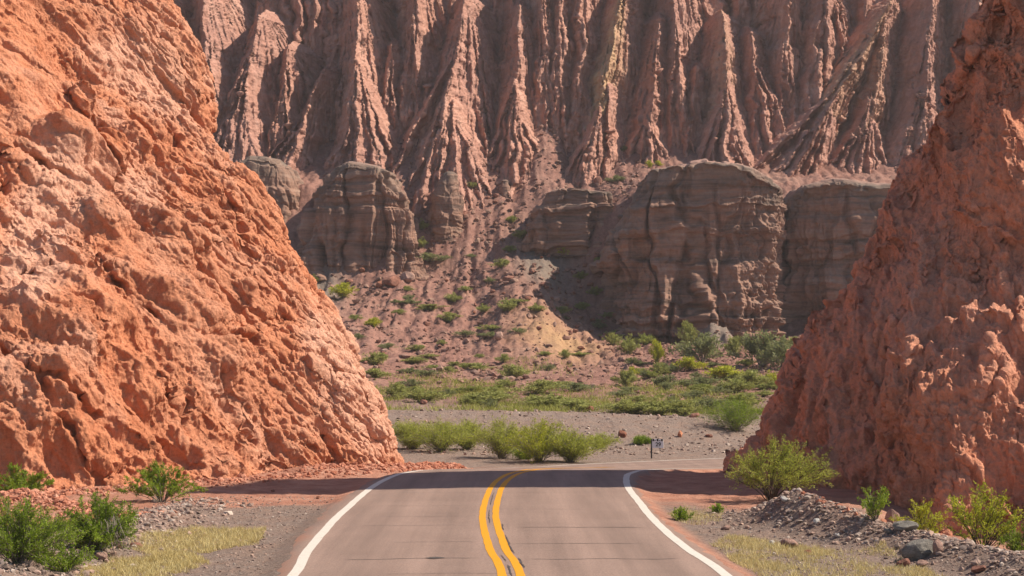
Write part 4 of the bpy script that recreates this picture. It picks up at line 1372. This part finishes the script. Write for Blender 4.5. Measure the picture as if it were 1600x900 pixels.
rock("large grey green boulder sitting on the right gravel berm", 1436, 872, 56, 40, "grey", cat="boulder", name="boulder")
rock("pinkish upright slab leaning on the right of the large grey boulder", 1466, 864, 20, 28, "pink")
rock("flat grey stone on top of the right berm beyond the large boulder", 1416, 830, 44, 20, "grey")
rock("small grey stone beside the flat stone on top of the right berm", 1388, 835, 18, 10, "grey")
rock("rounded pinkish stone in the dry grass below the right rubble", 1234, 855, 30, 18, "pink")
rock("dark red stone in the dry grass right of the pinkish one", 1262, 866, 16, 9, "rust")
rock("pale stone at the left of the pinkish stone on the grass edge", 1206, 851, 11, 9, "white")
rock("small white stone gleaming in the middle of the right rubble", 1308, 838, 9, 8, "white")
rock("whitish stone at the right end of the grey rubble mound", 1276, 821, 13, 9, "white")
rock("pale stone on the crest of the grey rubble mound", 1226, 786, 17, 9, "white")
rock("pinkish stone at the left foot of the grey rubble mound", 1134, 828, 18, 10, "pink")
rock("reddish stone at the left foot of the large grey boulder", 1412, 884, 26, 14, "red")
rock("pale pink stone just left below the large grey boulder", 1440, 886, 22, 12, "pink")
rock("reddish stone on the lowest part of the right berm near the frame's bottom", 1530, 893, 30, 14, "red")
rock("tall pink pointed stone rising from the weeds before the right cliff", 1394, 800, 26, 44, "pink", D=34.6)
rock("orange pink broken stone left of the tall pointed one", 1356, 806, 22, 24, "orange", D=34.6)
rock("pink stone right of the tall pointed one, by the yellow green bush", 1424, 806, 22, 18, "pink", D=34.4)
rock("pale pinkish stone at the bottom of the left berm", 158, 874, 22, 16, "pink")
rock("flat pinkish stone on the left berm beside the dry grass", 184, 856, 34, 12, "pink")
rock("dark red stone at the right end of the left berm's stones", 213, 856, 22, 12, "red")
rock("pink stone on the gravel below the spiky green bush", 268, 809, 16, 12, "pink")
rock("orange lump of rock fallen at the foot of the left cliff", 350, 746, 22, 16, "orange")
rock("small dark red stone on the shoulder near the left edge line", 497, 779, 8, 6, "rust")
rock("dark stone lying in the shadow on the red dirt left of the road", 426, 768, 7, 5, "rust")
rock("rust coloured boulder on the gravel bank left of the kilometre sign", 972, 683, 16, 15, "rust", cat="boulder", name="boulder")
rock("orange stone on the gravel bank right of the kilometre sign", 1063, 683, 12, 12, "orange")
rock("white stone on the gravel between the bushes beyond the bend", 738, 679, 14, 7, "white")
rock("rust red boulder behind the crest of the gravel bank", 922, 642, 16, 10, "rust")
rock("reddish boulder at the left end of the gravel bank crest", 662, 631, 14, 8, "red")
rock("reddish flat stone far right on the gravel bank", 1108, 683, 14, 6, "red")
rock("reddish jumble stone by the broad dark bush on the bank", 1085, 652, 20, 9, "red")
rock("round pinkish grey boulder alone in the middle of the scree", 779, 529, 17, 15, "pink", cat="boulder", name="boulder")
rock("large reddish boulder at the right foot of the ribbed dome", 612, 446, 34, 22, "red", cat="boulder", name="boulder")
rock("large pinkish boulder touching the red one at the ribbed dome's foot", 637, 440, 26, 20, "pink", cat="boulder", name="boulder")
rock("dark reddish boulder leaning between the dome and two larger boulders", 594, 450, 18, 12, "rust", cat="boulder", name="boulder")
rock("rounded red boulder in the gully below the long grey cliff", 952, 530, 24, 13, "red", cat="boulder", name="boulder")
rock("red brown rock on the scree above the green belt", 908, 546, 13, 7, "rust")
rock("dark red rock on the scree right of the lone round boulder", 936, 545, 11, 7, "rust")
rock("reddish boulder half way up the rubble chute beside the slim pillar", 725, 340, 16, 14, "red", cat="boulder", name="boulder")
rock("large red boulder at the top left of the long cliff's slope", 935, 288, 18, 16, "red", cat="boulder", name="boulder")
rock("pinkish boulder under the small stump of grey rock", 795, 440, 22, 12, "red", cat="boulder", name="boulder")
for k in range(110):
    zone = k % 3
    if zone == 0:
        px, py = _ss.uniform(640, 780), _ss.uniform(215, 400)
        lab, g = "brown red stone among the rubble of the left chute", "stones in the left rubble chute"
    elif zone == 1:
        px, py = _ss.uniform(540, 960), _ss.uniform(420, 590)
        lab, g = "brown red stone scattered on the open scree slope", "stones scattered on the open scree"
    else:
        px, py = _ss.uniform(830, 960), _ss.uniform(380, 530)
        lab, g = "brown red stone in the rubble of the shaded gully", "stones in the shaded gully"
    s_ = _ss.uniform(5, 11) * (1.3 if _ss.uniform() > .85 else 1)
    rock(lab, px, py, s_ * 1.2, s_ * .8, ("red", "pink", "rust", "red")[int(_ss.integers(4))], g)

# gravel and rubble nobody could count
_ib = bmesh.new()
bmesh.ops.create_icosphere(_ib, subdivisions=1, radius=1.0)
IV = np.array([v.co[:] for v in _ib.verts])
IF = np.array([[v.index for v in f.verts] for f in _ib.faces])
_ib.free()


def gravel(label, X, Y, R, mat, seed, sink=0.3, name="gravel", flat=.7):
    r = np.random.default_rng(seed)
    n = len(X)
    Z = zground(X, Y)
    sc3 = R[:, None] * r.uniform(.6, 1.3, (n, 3)) * np.array([1, 1, flat])
    base = IV[None] * (1 + 0.28 * r.normal(size=(n, len(IV), 1)).clip(-1.6, 1.6))
    a = r.uniform(0, 6.28, n)
    ca, sa = np.cos(a)[:, None], np.sin(a)[:, None]
    P = base * sc3[:, None, :]
    x = P[..., 0] * ca - P[..., 1] * sa
    y = P[..., 0] * sa + P[..., 1] * ca
    P = np.stack([x + X[:, None], y + Y[:, None], P[..., 2] + (Z + R * sink)[:, None]], -1)
    Fc = (IF[None] + (np.arange(n) * len(IV))[:, None, None]).reshape(-1, 3)
    me_ = np_mesh(name, P.reshape(-1, 3), Fc, False, {"var": np.repeat(r.uniform(0, 1, n), len(IV))})
    o = link(name, me_, mat)
    tag(o, label, "gravel", kind="stuff")
    return o


def gravel_mat(name, cols):
    m, nt, b = new_mat(name)
    c = ramp(nt, attr(nt, "var"), [(k / (len(cols) - 1), x) for k, x in enumerate(cols)])
    n2 = noise(nt, coords(nt), 30, 5, 0.7)
    setc(nt, b, mix(nt, 0.6, c, ramp(nt, n2, [(0.3, .7), (0.7, 1.3)]), 'MULTIPLY'))
    return m


GM = gravel_mat("mixed_gravel", [(0.16, 0.115, 0.092), (0.25, 0.175, 0.14), (0.32, 0.212, 0.165), (0.40, 0.265, 0.205), (0.28, 0.21, 0.17), (0.50, 0.40, 0.33)])
GR = gravel_mat("red_crumbs", [(0.30, 0.11, 0.065), (0.44, 0.18, 0.11), (0.50, 0.24, 0.16)])
GS = gravel_mat("scree_stones", [(0.15, 0.08, 0.06), (0.21, 0.11, 0.082), (0.27, 0.15, 0.11), (0.31, 0.19, 0.14), (0.20, 0.12, 0.095)])
g = np.random.default_rng(66)


def along(line, n, spread):
    t = g.uniform(0, len(line) - 1, n)
    i = np.minimum(t.astype(int), len(line) - 2)
    L = np.array(line)
    p = L[i] + (L[i + 1] - L[i]) * (t - i)[:, None]
    return p[:, 0] + g.normal(size=n) * spread, p[:, 1] + g.normal(size=n) * spread


def szs(n, lo_, hi_):
    return lo_ * (hi_ / lo_) ** (g.uniform(0, 1, n) ** 2.2)


x, y = along(BERM_R, 5200, .5)
gravel("grey and pinkish broken rubble heaped along the right berm", x, y, szs(len(x), .012, .065), GM, 1)
x, y = along(BERM_L, 2600, .5)
gravel("grey broken stones along the left berm beside the dry grass", x, y, szs(len(x), .016, .075), GM, 2)
x = np.concatenate([g.uniform(-8, -3.6, 5200), g.uniform(3.6, 8, 4200)])
y = np.concatenate([g.uniform(24, 41, 5200), g.uniform(24, 38, 4200)])
k = np.abs(road_off(x, y)) > 3.75
gravel("fine grey gravel on both road shoulders", x[k], y[k], szs(k.sum(), .007, .03), GM, 3)
x, y = along([(-13, 40.6), (-9, 43.6), (-6, 48.6), (-4.4, 53), (-3.0, 56.5), (-2.3, 58.6)], 2600, .55)
k = np.abs(road_off(x, y)) > 3.7
gravel("red crumbs of rock fallen along the foot of the left cliff", x[k], y[k], szs(k.sum(), .02, .10), GR, 4)
x, y = along([(6.5, 35.6), (6.6, 33.6), (7.0, 32.2)], 2400, .38)
gravel("red crumbs spilled behind the right berm", x, y, szs(len(x), .015, .07), GR, 5)
x, y = along([(-11.8, 34.8), (-9.9, 34.2), (-8.6, 34.8)], 2600, .7)
gravel("dark red clods on the earth bank at the left", x, y, szs(len(x), .02, .08), GR, 6)
a = g.uniform(-.09, .16, 2600)
y = 69 + 19 * g.uniform(0, 1, 2600)
x = a * y
k = np.abs(road_off(x, y)) > 4.2
gravel("grey gravel covering the bank beyond the bend", x[k], y[k], szs(k.sum(), .02, .10), GM, 7)
pxr = g.uniform(500, 1000, 16000)
y = g.uniform(112, 192, 16000)
x = (pxr - 800) / F * y
dens = 0.25 + 0.75 * sst(-.1, .4, fbm(np.stack([x * .15, y * .08, x * 0 + 3], -1), 3)) + ((pxr > 640) & (pxr < 960) & (y > 168)) * .7
k = g.uniform(0, 1, 16000) < dens * np.where(y < 158, .55, 1)
gravel("broken reddish rubble strewn over the scree slope", x[k], y[k], szs(k.sum(), .04, .34), GS, 8, name="scree_rubble")
pxr = g.uniform(960, 1260, 3500)
y = g.uniform(100, 153, 3500)
gravel("small stones on the flat below the long grey cliff", (pxr - 800) / F * y, y, szs(3500, .04, .20), GS, 9, name="scree_rubble")


# ------------------------------------------------------------------ dry grass and low green cover
def blades(label, X, Y, h, w_, mat, seed, name, cat, lean=.5):
    r = np.random.default_rng(seed)
    n = len(X)
    Z = zground(X, Y) - .005
    B = np.stack([X, Y, Z], -1)
    a = r.uniform(0, 6.28, n)
    side = np.stack([np.cos(a), np.sin(a), a * 0], -1)
    tf = fbm(np.stack([X * 5, Y * 5, X * 0 + seed], -1), 3, .6)
    hh = (h * r.uniform(.45, 1.25, n) * np.clip(.75 + 1.6 * tf, .2, 1.9))[:, None]
    tip = B + np.concatenate([r.normal(size=(n, 2)) * lean, np.ones((n, 1))], 1) * hh
    ww = (w_ * r.uniform(.6, 1.3, n))[:, None]
    V = np.stack([B - side * ww, B + side * ww, tip], 1).reshape(-1, 3)
    o = link(name, np_mesh(name, V, np.arange(3 * n).reshape(n, 3), False, {"var": np.repeat(r.uniform(0, 1, n), 3)}), mat)
    tag(o, label, cat, kind="stuff")


STRAW = leaf_mat("straw", (0.42, 0.31, 0.12), (0.60, 0.48, 0.20), (0.72, 0.62, 0.33), .25)
COVER = leaf_mat("weed", (0.18, 0.185, 0.035), (0.31, 0.32, 0.06), (0.42, 0.41, 0.11), .4)


def patchy(n, pts, thr, sc_=1.1, seed=0):
    """random points inside a px polygon on the ground, thinned by noise"""
    poly = np.array([hit(px, py)[:2] for px, py in pts])
    lo_, hi_ = poly.min(0), poly.max(0)
    x = g.uniform(lo_[0], hi_[0], n)
    y = g.uniform(lo_[1], hi_[1], n)
    ins = np.zeros(n, bool)
    j = len(poly) - 1
    xx = x + .12 * fbm(np.stack([x * 2, y * 2, x * 0 + seed], -1), 3)
    yy = y + .5 * fbm(np.stack([x * 1.2, y * 1.2, x * 0 + seed + 5], -1), 3)
    for i in range(len(poly)):
        c_ = ((poly[i, 1] > yy) != (poly[j, 1] > yy)) & (xx < (poly[j, 0] - poly[i, 0]) * (yy - poly[i, 1]) / (poly[j, 1] - poly[i, 1] + 1e-9) + poly[i, 0])
        ins ^= c_
        j = i
    nz = fbm(np.stack([x * sc_, y * sc_ * .5, x * 0 + seed * 3], -1), 4, .6) + .5 * fbm(np.stack([x * 6, y * 6, x * 0], -1), 2)
    k = ins & (nz > thr + .12 + .30 * g.normal(size=n) * .5)
    return x[k], y[k]


x1, y1 = patchy(30000, [(195, 838), (300, 826), (418, 828), (405, 850), (330, 862), (250, 868), (205, 858)], -.25, seed=1)
x2, y2 = patchy(30000, [(120, 905), (150, 872), (230, 872), (300, 868), (330, 880), (260, 905)], -.10, seed=2)
blades("dry yellow grass on the gravel left of the road", np.concatenate([x1, x2]), np.concatenate([y1, y2]), .10, .005, STRAW, 1, "dry_grass", "grass", .45)
x1, y1 = patchy(50000, [(1108, 850), (1140, 838), (1200, 846), (1330, 862), (1380, 848), (1395, 862), (1440, 890), (1480, 905), (1200, 905), (1150, 880)], -.12, seed=3)
x2, y2 = patchy(6000, [(1040, 802), (1075, 792), (1130, 798), (1128, 815), (1090, 820), (1060, 815)], -.2, seed=4)
blades("dry yellow grass on the gravel right of the road", np.concatenate([x1, x2]), np.concatenate([y1, y2]), .095, .005, STRAW, 2, "dry_grass", "grass", .45)
pxr = g.uniform(575, 1200, 60000)
y = 92 + 42 * g.uniform(0, 1, 60000) ** 1.3
x = (pxr - 800) / F * y
nz = fbm(np.stack([x * .16, y * .07, x * 0 + 31], -1), 4, .6)
k = nz > .02 + .12 * g.normal(size=60000) + .25 * sst(108, 134, y)
blades("thin green weeds covering the flat behind the gravel bank", x[k], y[k], .34, .022, COVER, 3, "weeds", "weeds", .5)

# ------------------------------------------------------------------ kilometre sign
sx, sy, sz = hit(1018, 716, 60)
t = empty("kilometre_sign", (sx, sy, sz))
tag(t, "small white kilometre sign with number 29 on a dark post beyond the bend", "road sign")
DARKM = plain("dark_post", (0.06, 0.052, 0.047), 0.7)
PLATE = plain("sign_plate", (0.74, 0.75, 0.78), 0.5, .06)
INK = plain("black_ink", (0.015, 0.015, 0.017), 0.6)


def box(name, c, s, mat, parent, bev=.004):
    bm = bmesh.new()
    bmesh.ops.create_cube(bm, size=1)
    for v in bm.verts:
        v.co = Vector((v.co.x * s[0], v.co.y * s[1], v.co.z * s[2])) + Vector(c)
    bmesh.ops.bevel(bm, geom=bm.edges[:], offset=bev, segments=1, affect='EDGES')
    me_ = bpy.data.meshes.new(name)
    bm.to_mesh(me_)
    bm.free()
    return link(name, me_, mat, parent)


u = sy / F
box("post", (0, 0, 15.0 * u - .1), (2.2 * u, 2.0 * u, 30 * u + .2), DARKM, t)
pl = box("plate", (9.6 * u, -.035, 21.5 * u), (17.6 * u, .02, 10.5 * u), PLATE, t)
hd = box("header", (9.6 * u, -.035, 28.6 * u), (17.0 * u, .02, 3.2 * u), PLATE, t)
for cx_, w_ in ((2.8, 2.6), (9.4, 2.6), (16.2, 2.8)):
    box("marking", (cx_ * u, -.048, 28.6 * u), (w_ * u, .006, 3.6 * u), INK, hd, .001)
for cx_ in (5.6, 12.8):
    box("marking", (cx_ * u, -.047, 27.9 * u), (1.8 * u, .004, .9 * u), INK, hd, .001)
fc = bpy.data.curves.new("number", 'FONT')
fc.body = "29"
fc.size = 8.6 * u
fc.align_x = 'CENTER'
fc.align_y = 'CENTER'
fc.extrude = .003
fc.offset = .004
fo = bpy.data.objects.new("number", fc)
me_ = bpy.data.meshes.new_from_object(fo)
bpy.data.objects.remove(fo)
o = link("number", me_, INK, pl)
o.location = (10.4 * u, -.050, 21.6 * u)
o.rotation_euler = (math.radians(90), 0, 0)
# ------------------------------------------------------------------ light
EL = math.radians(46)
SX, SY = 1.0, 0.06
az = math.atan2(SX, SY)
w = bpy.data.worlds.new("World")
sc.world = w
w.use_nodes = True
nt = w.node_tree
sky = nt.nodes.new('ShaderNodeTexSky')
sky.sky_type = 'NISHITA'
sky.sun_disc = False
sky.sun_elevation = EL
sky.sun_rotation = az
sky.altitude = 1200
sky.dust_density = 1.5
nt.links.new(sky.outputs[0], nt.nodes['Background'].inputs[0])
nt.nodes['Background'].inputs[1].default_value = 0.095
ld = bpy.data.lights.new("sun", 'SUN')
ld.energy = 5.0
ld.angle = math.radians(0.55)
ld.color = (1.0, 0.90, 0.76)
so = bpy.data.objects.new("sun", ld)
COL.objects.link(so)
sdir = Vector((math.sin(az) * math.cos(EL), math.cos(az) * math.cos(EL), math.sin(EL)))
so.rotation_euler = sdir.to_track_quat('Z', 'Y').to_euler()
so.location = sdir * 300
# thin air between the camera and the far wall
bm = bmesh.new()
bmesh.ops.create_cube(bm, size=1)
zlo, zhi = float(GZ.min()) - 1.0, max(float(GZ.max()), 66.0) + 2.0
for v_ in bm.verts:
    v_.co = Vector((v_.co.x * 3400, v_.co.y * 1700 + 740, zlo if v_.co.z < 0 else zhi))
hme = bpy.data.meshes.new("haze")
bm.to_mesh(hme)
bm.free()
hm = bpy.data.materials.new("haze")
hm.use_nodes = True
hnt = hm.node_tree
hnt.nodes.remove(hnt.nodes["Principled BSDF"])
pv = hnt.nodes.new('ShaderNodeVolumePrincipled')
pv.inputs['Color'].default_value = (0.95, 0.90, 0.88, 1)
pv.inputs['Density'].default_value = 0.00028
pv.inputs['Anisotropy'].default_value = 0.2
hnt.links.new(pv.outputs[0], hnt.nodes['Material Output'].inputs['Volume'])
ho = link("haze", hme, hm)
tag(ho, "thin pale haze filling the valley", "haze", kind="stuff")
sc.cycles.volume_bounces = 0
sc.view_settings.view_transform = 'Standard'
sc.view_settings.look = 'None'
sc.view_settings.gamma = 1
sc.view_settings.exposure = 0.55
sc.cycles.max_bounces = 5
sc.cycles.diffuse_bounces = 3
sc.cycles.transparent_max_bounces = 4
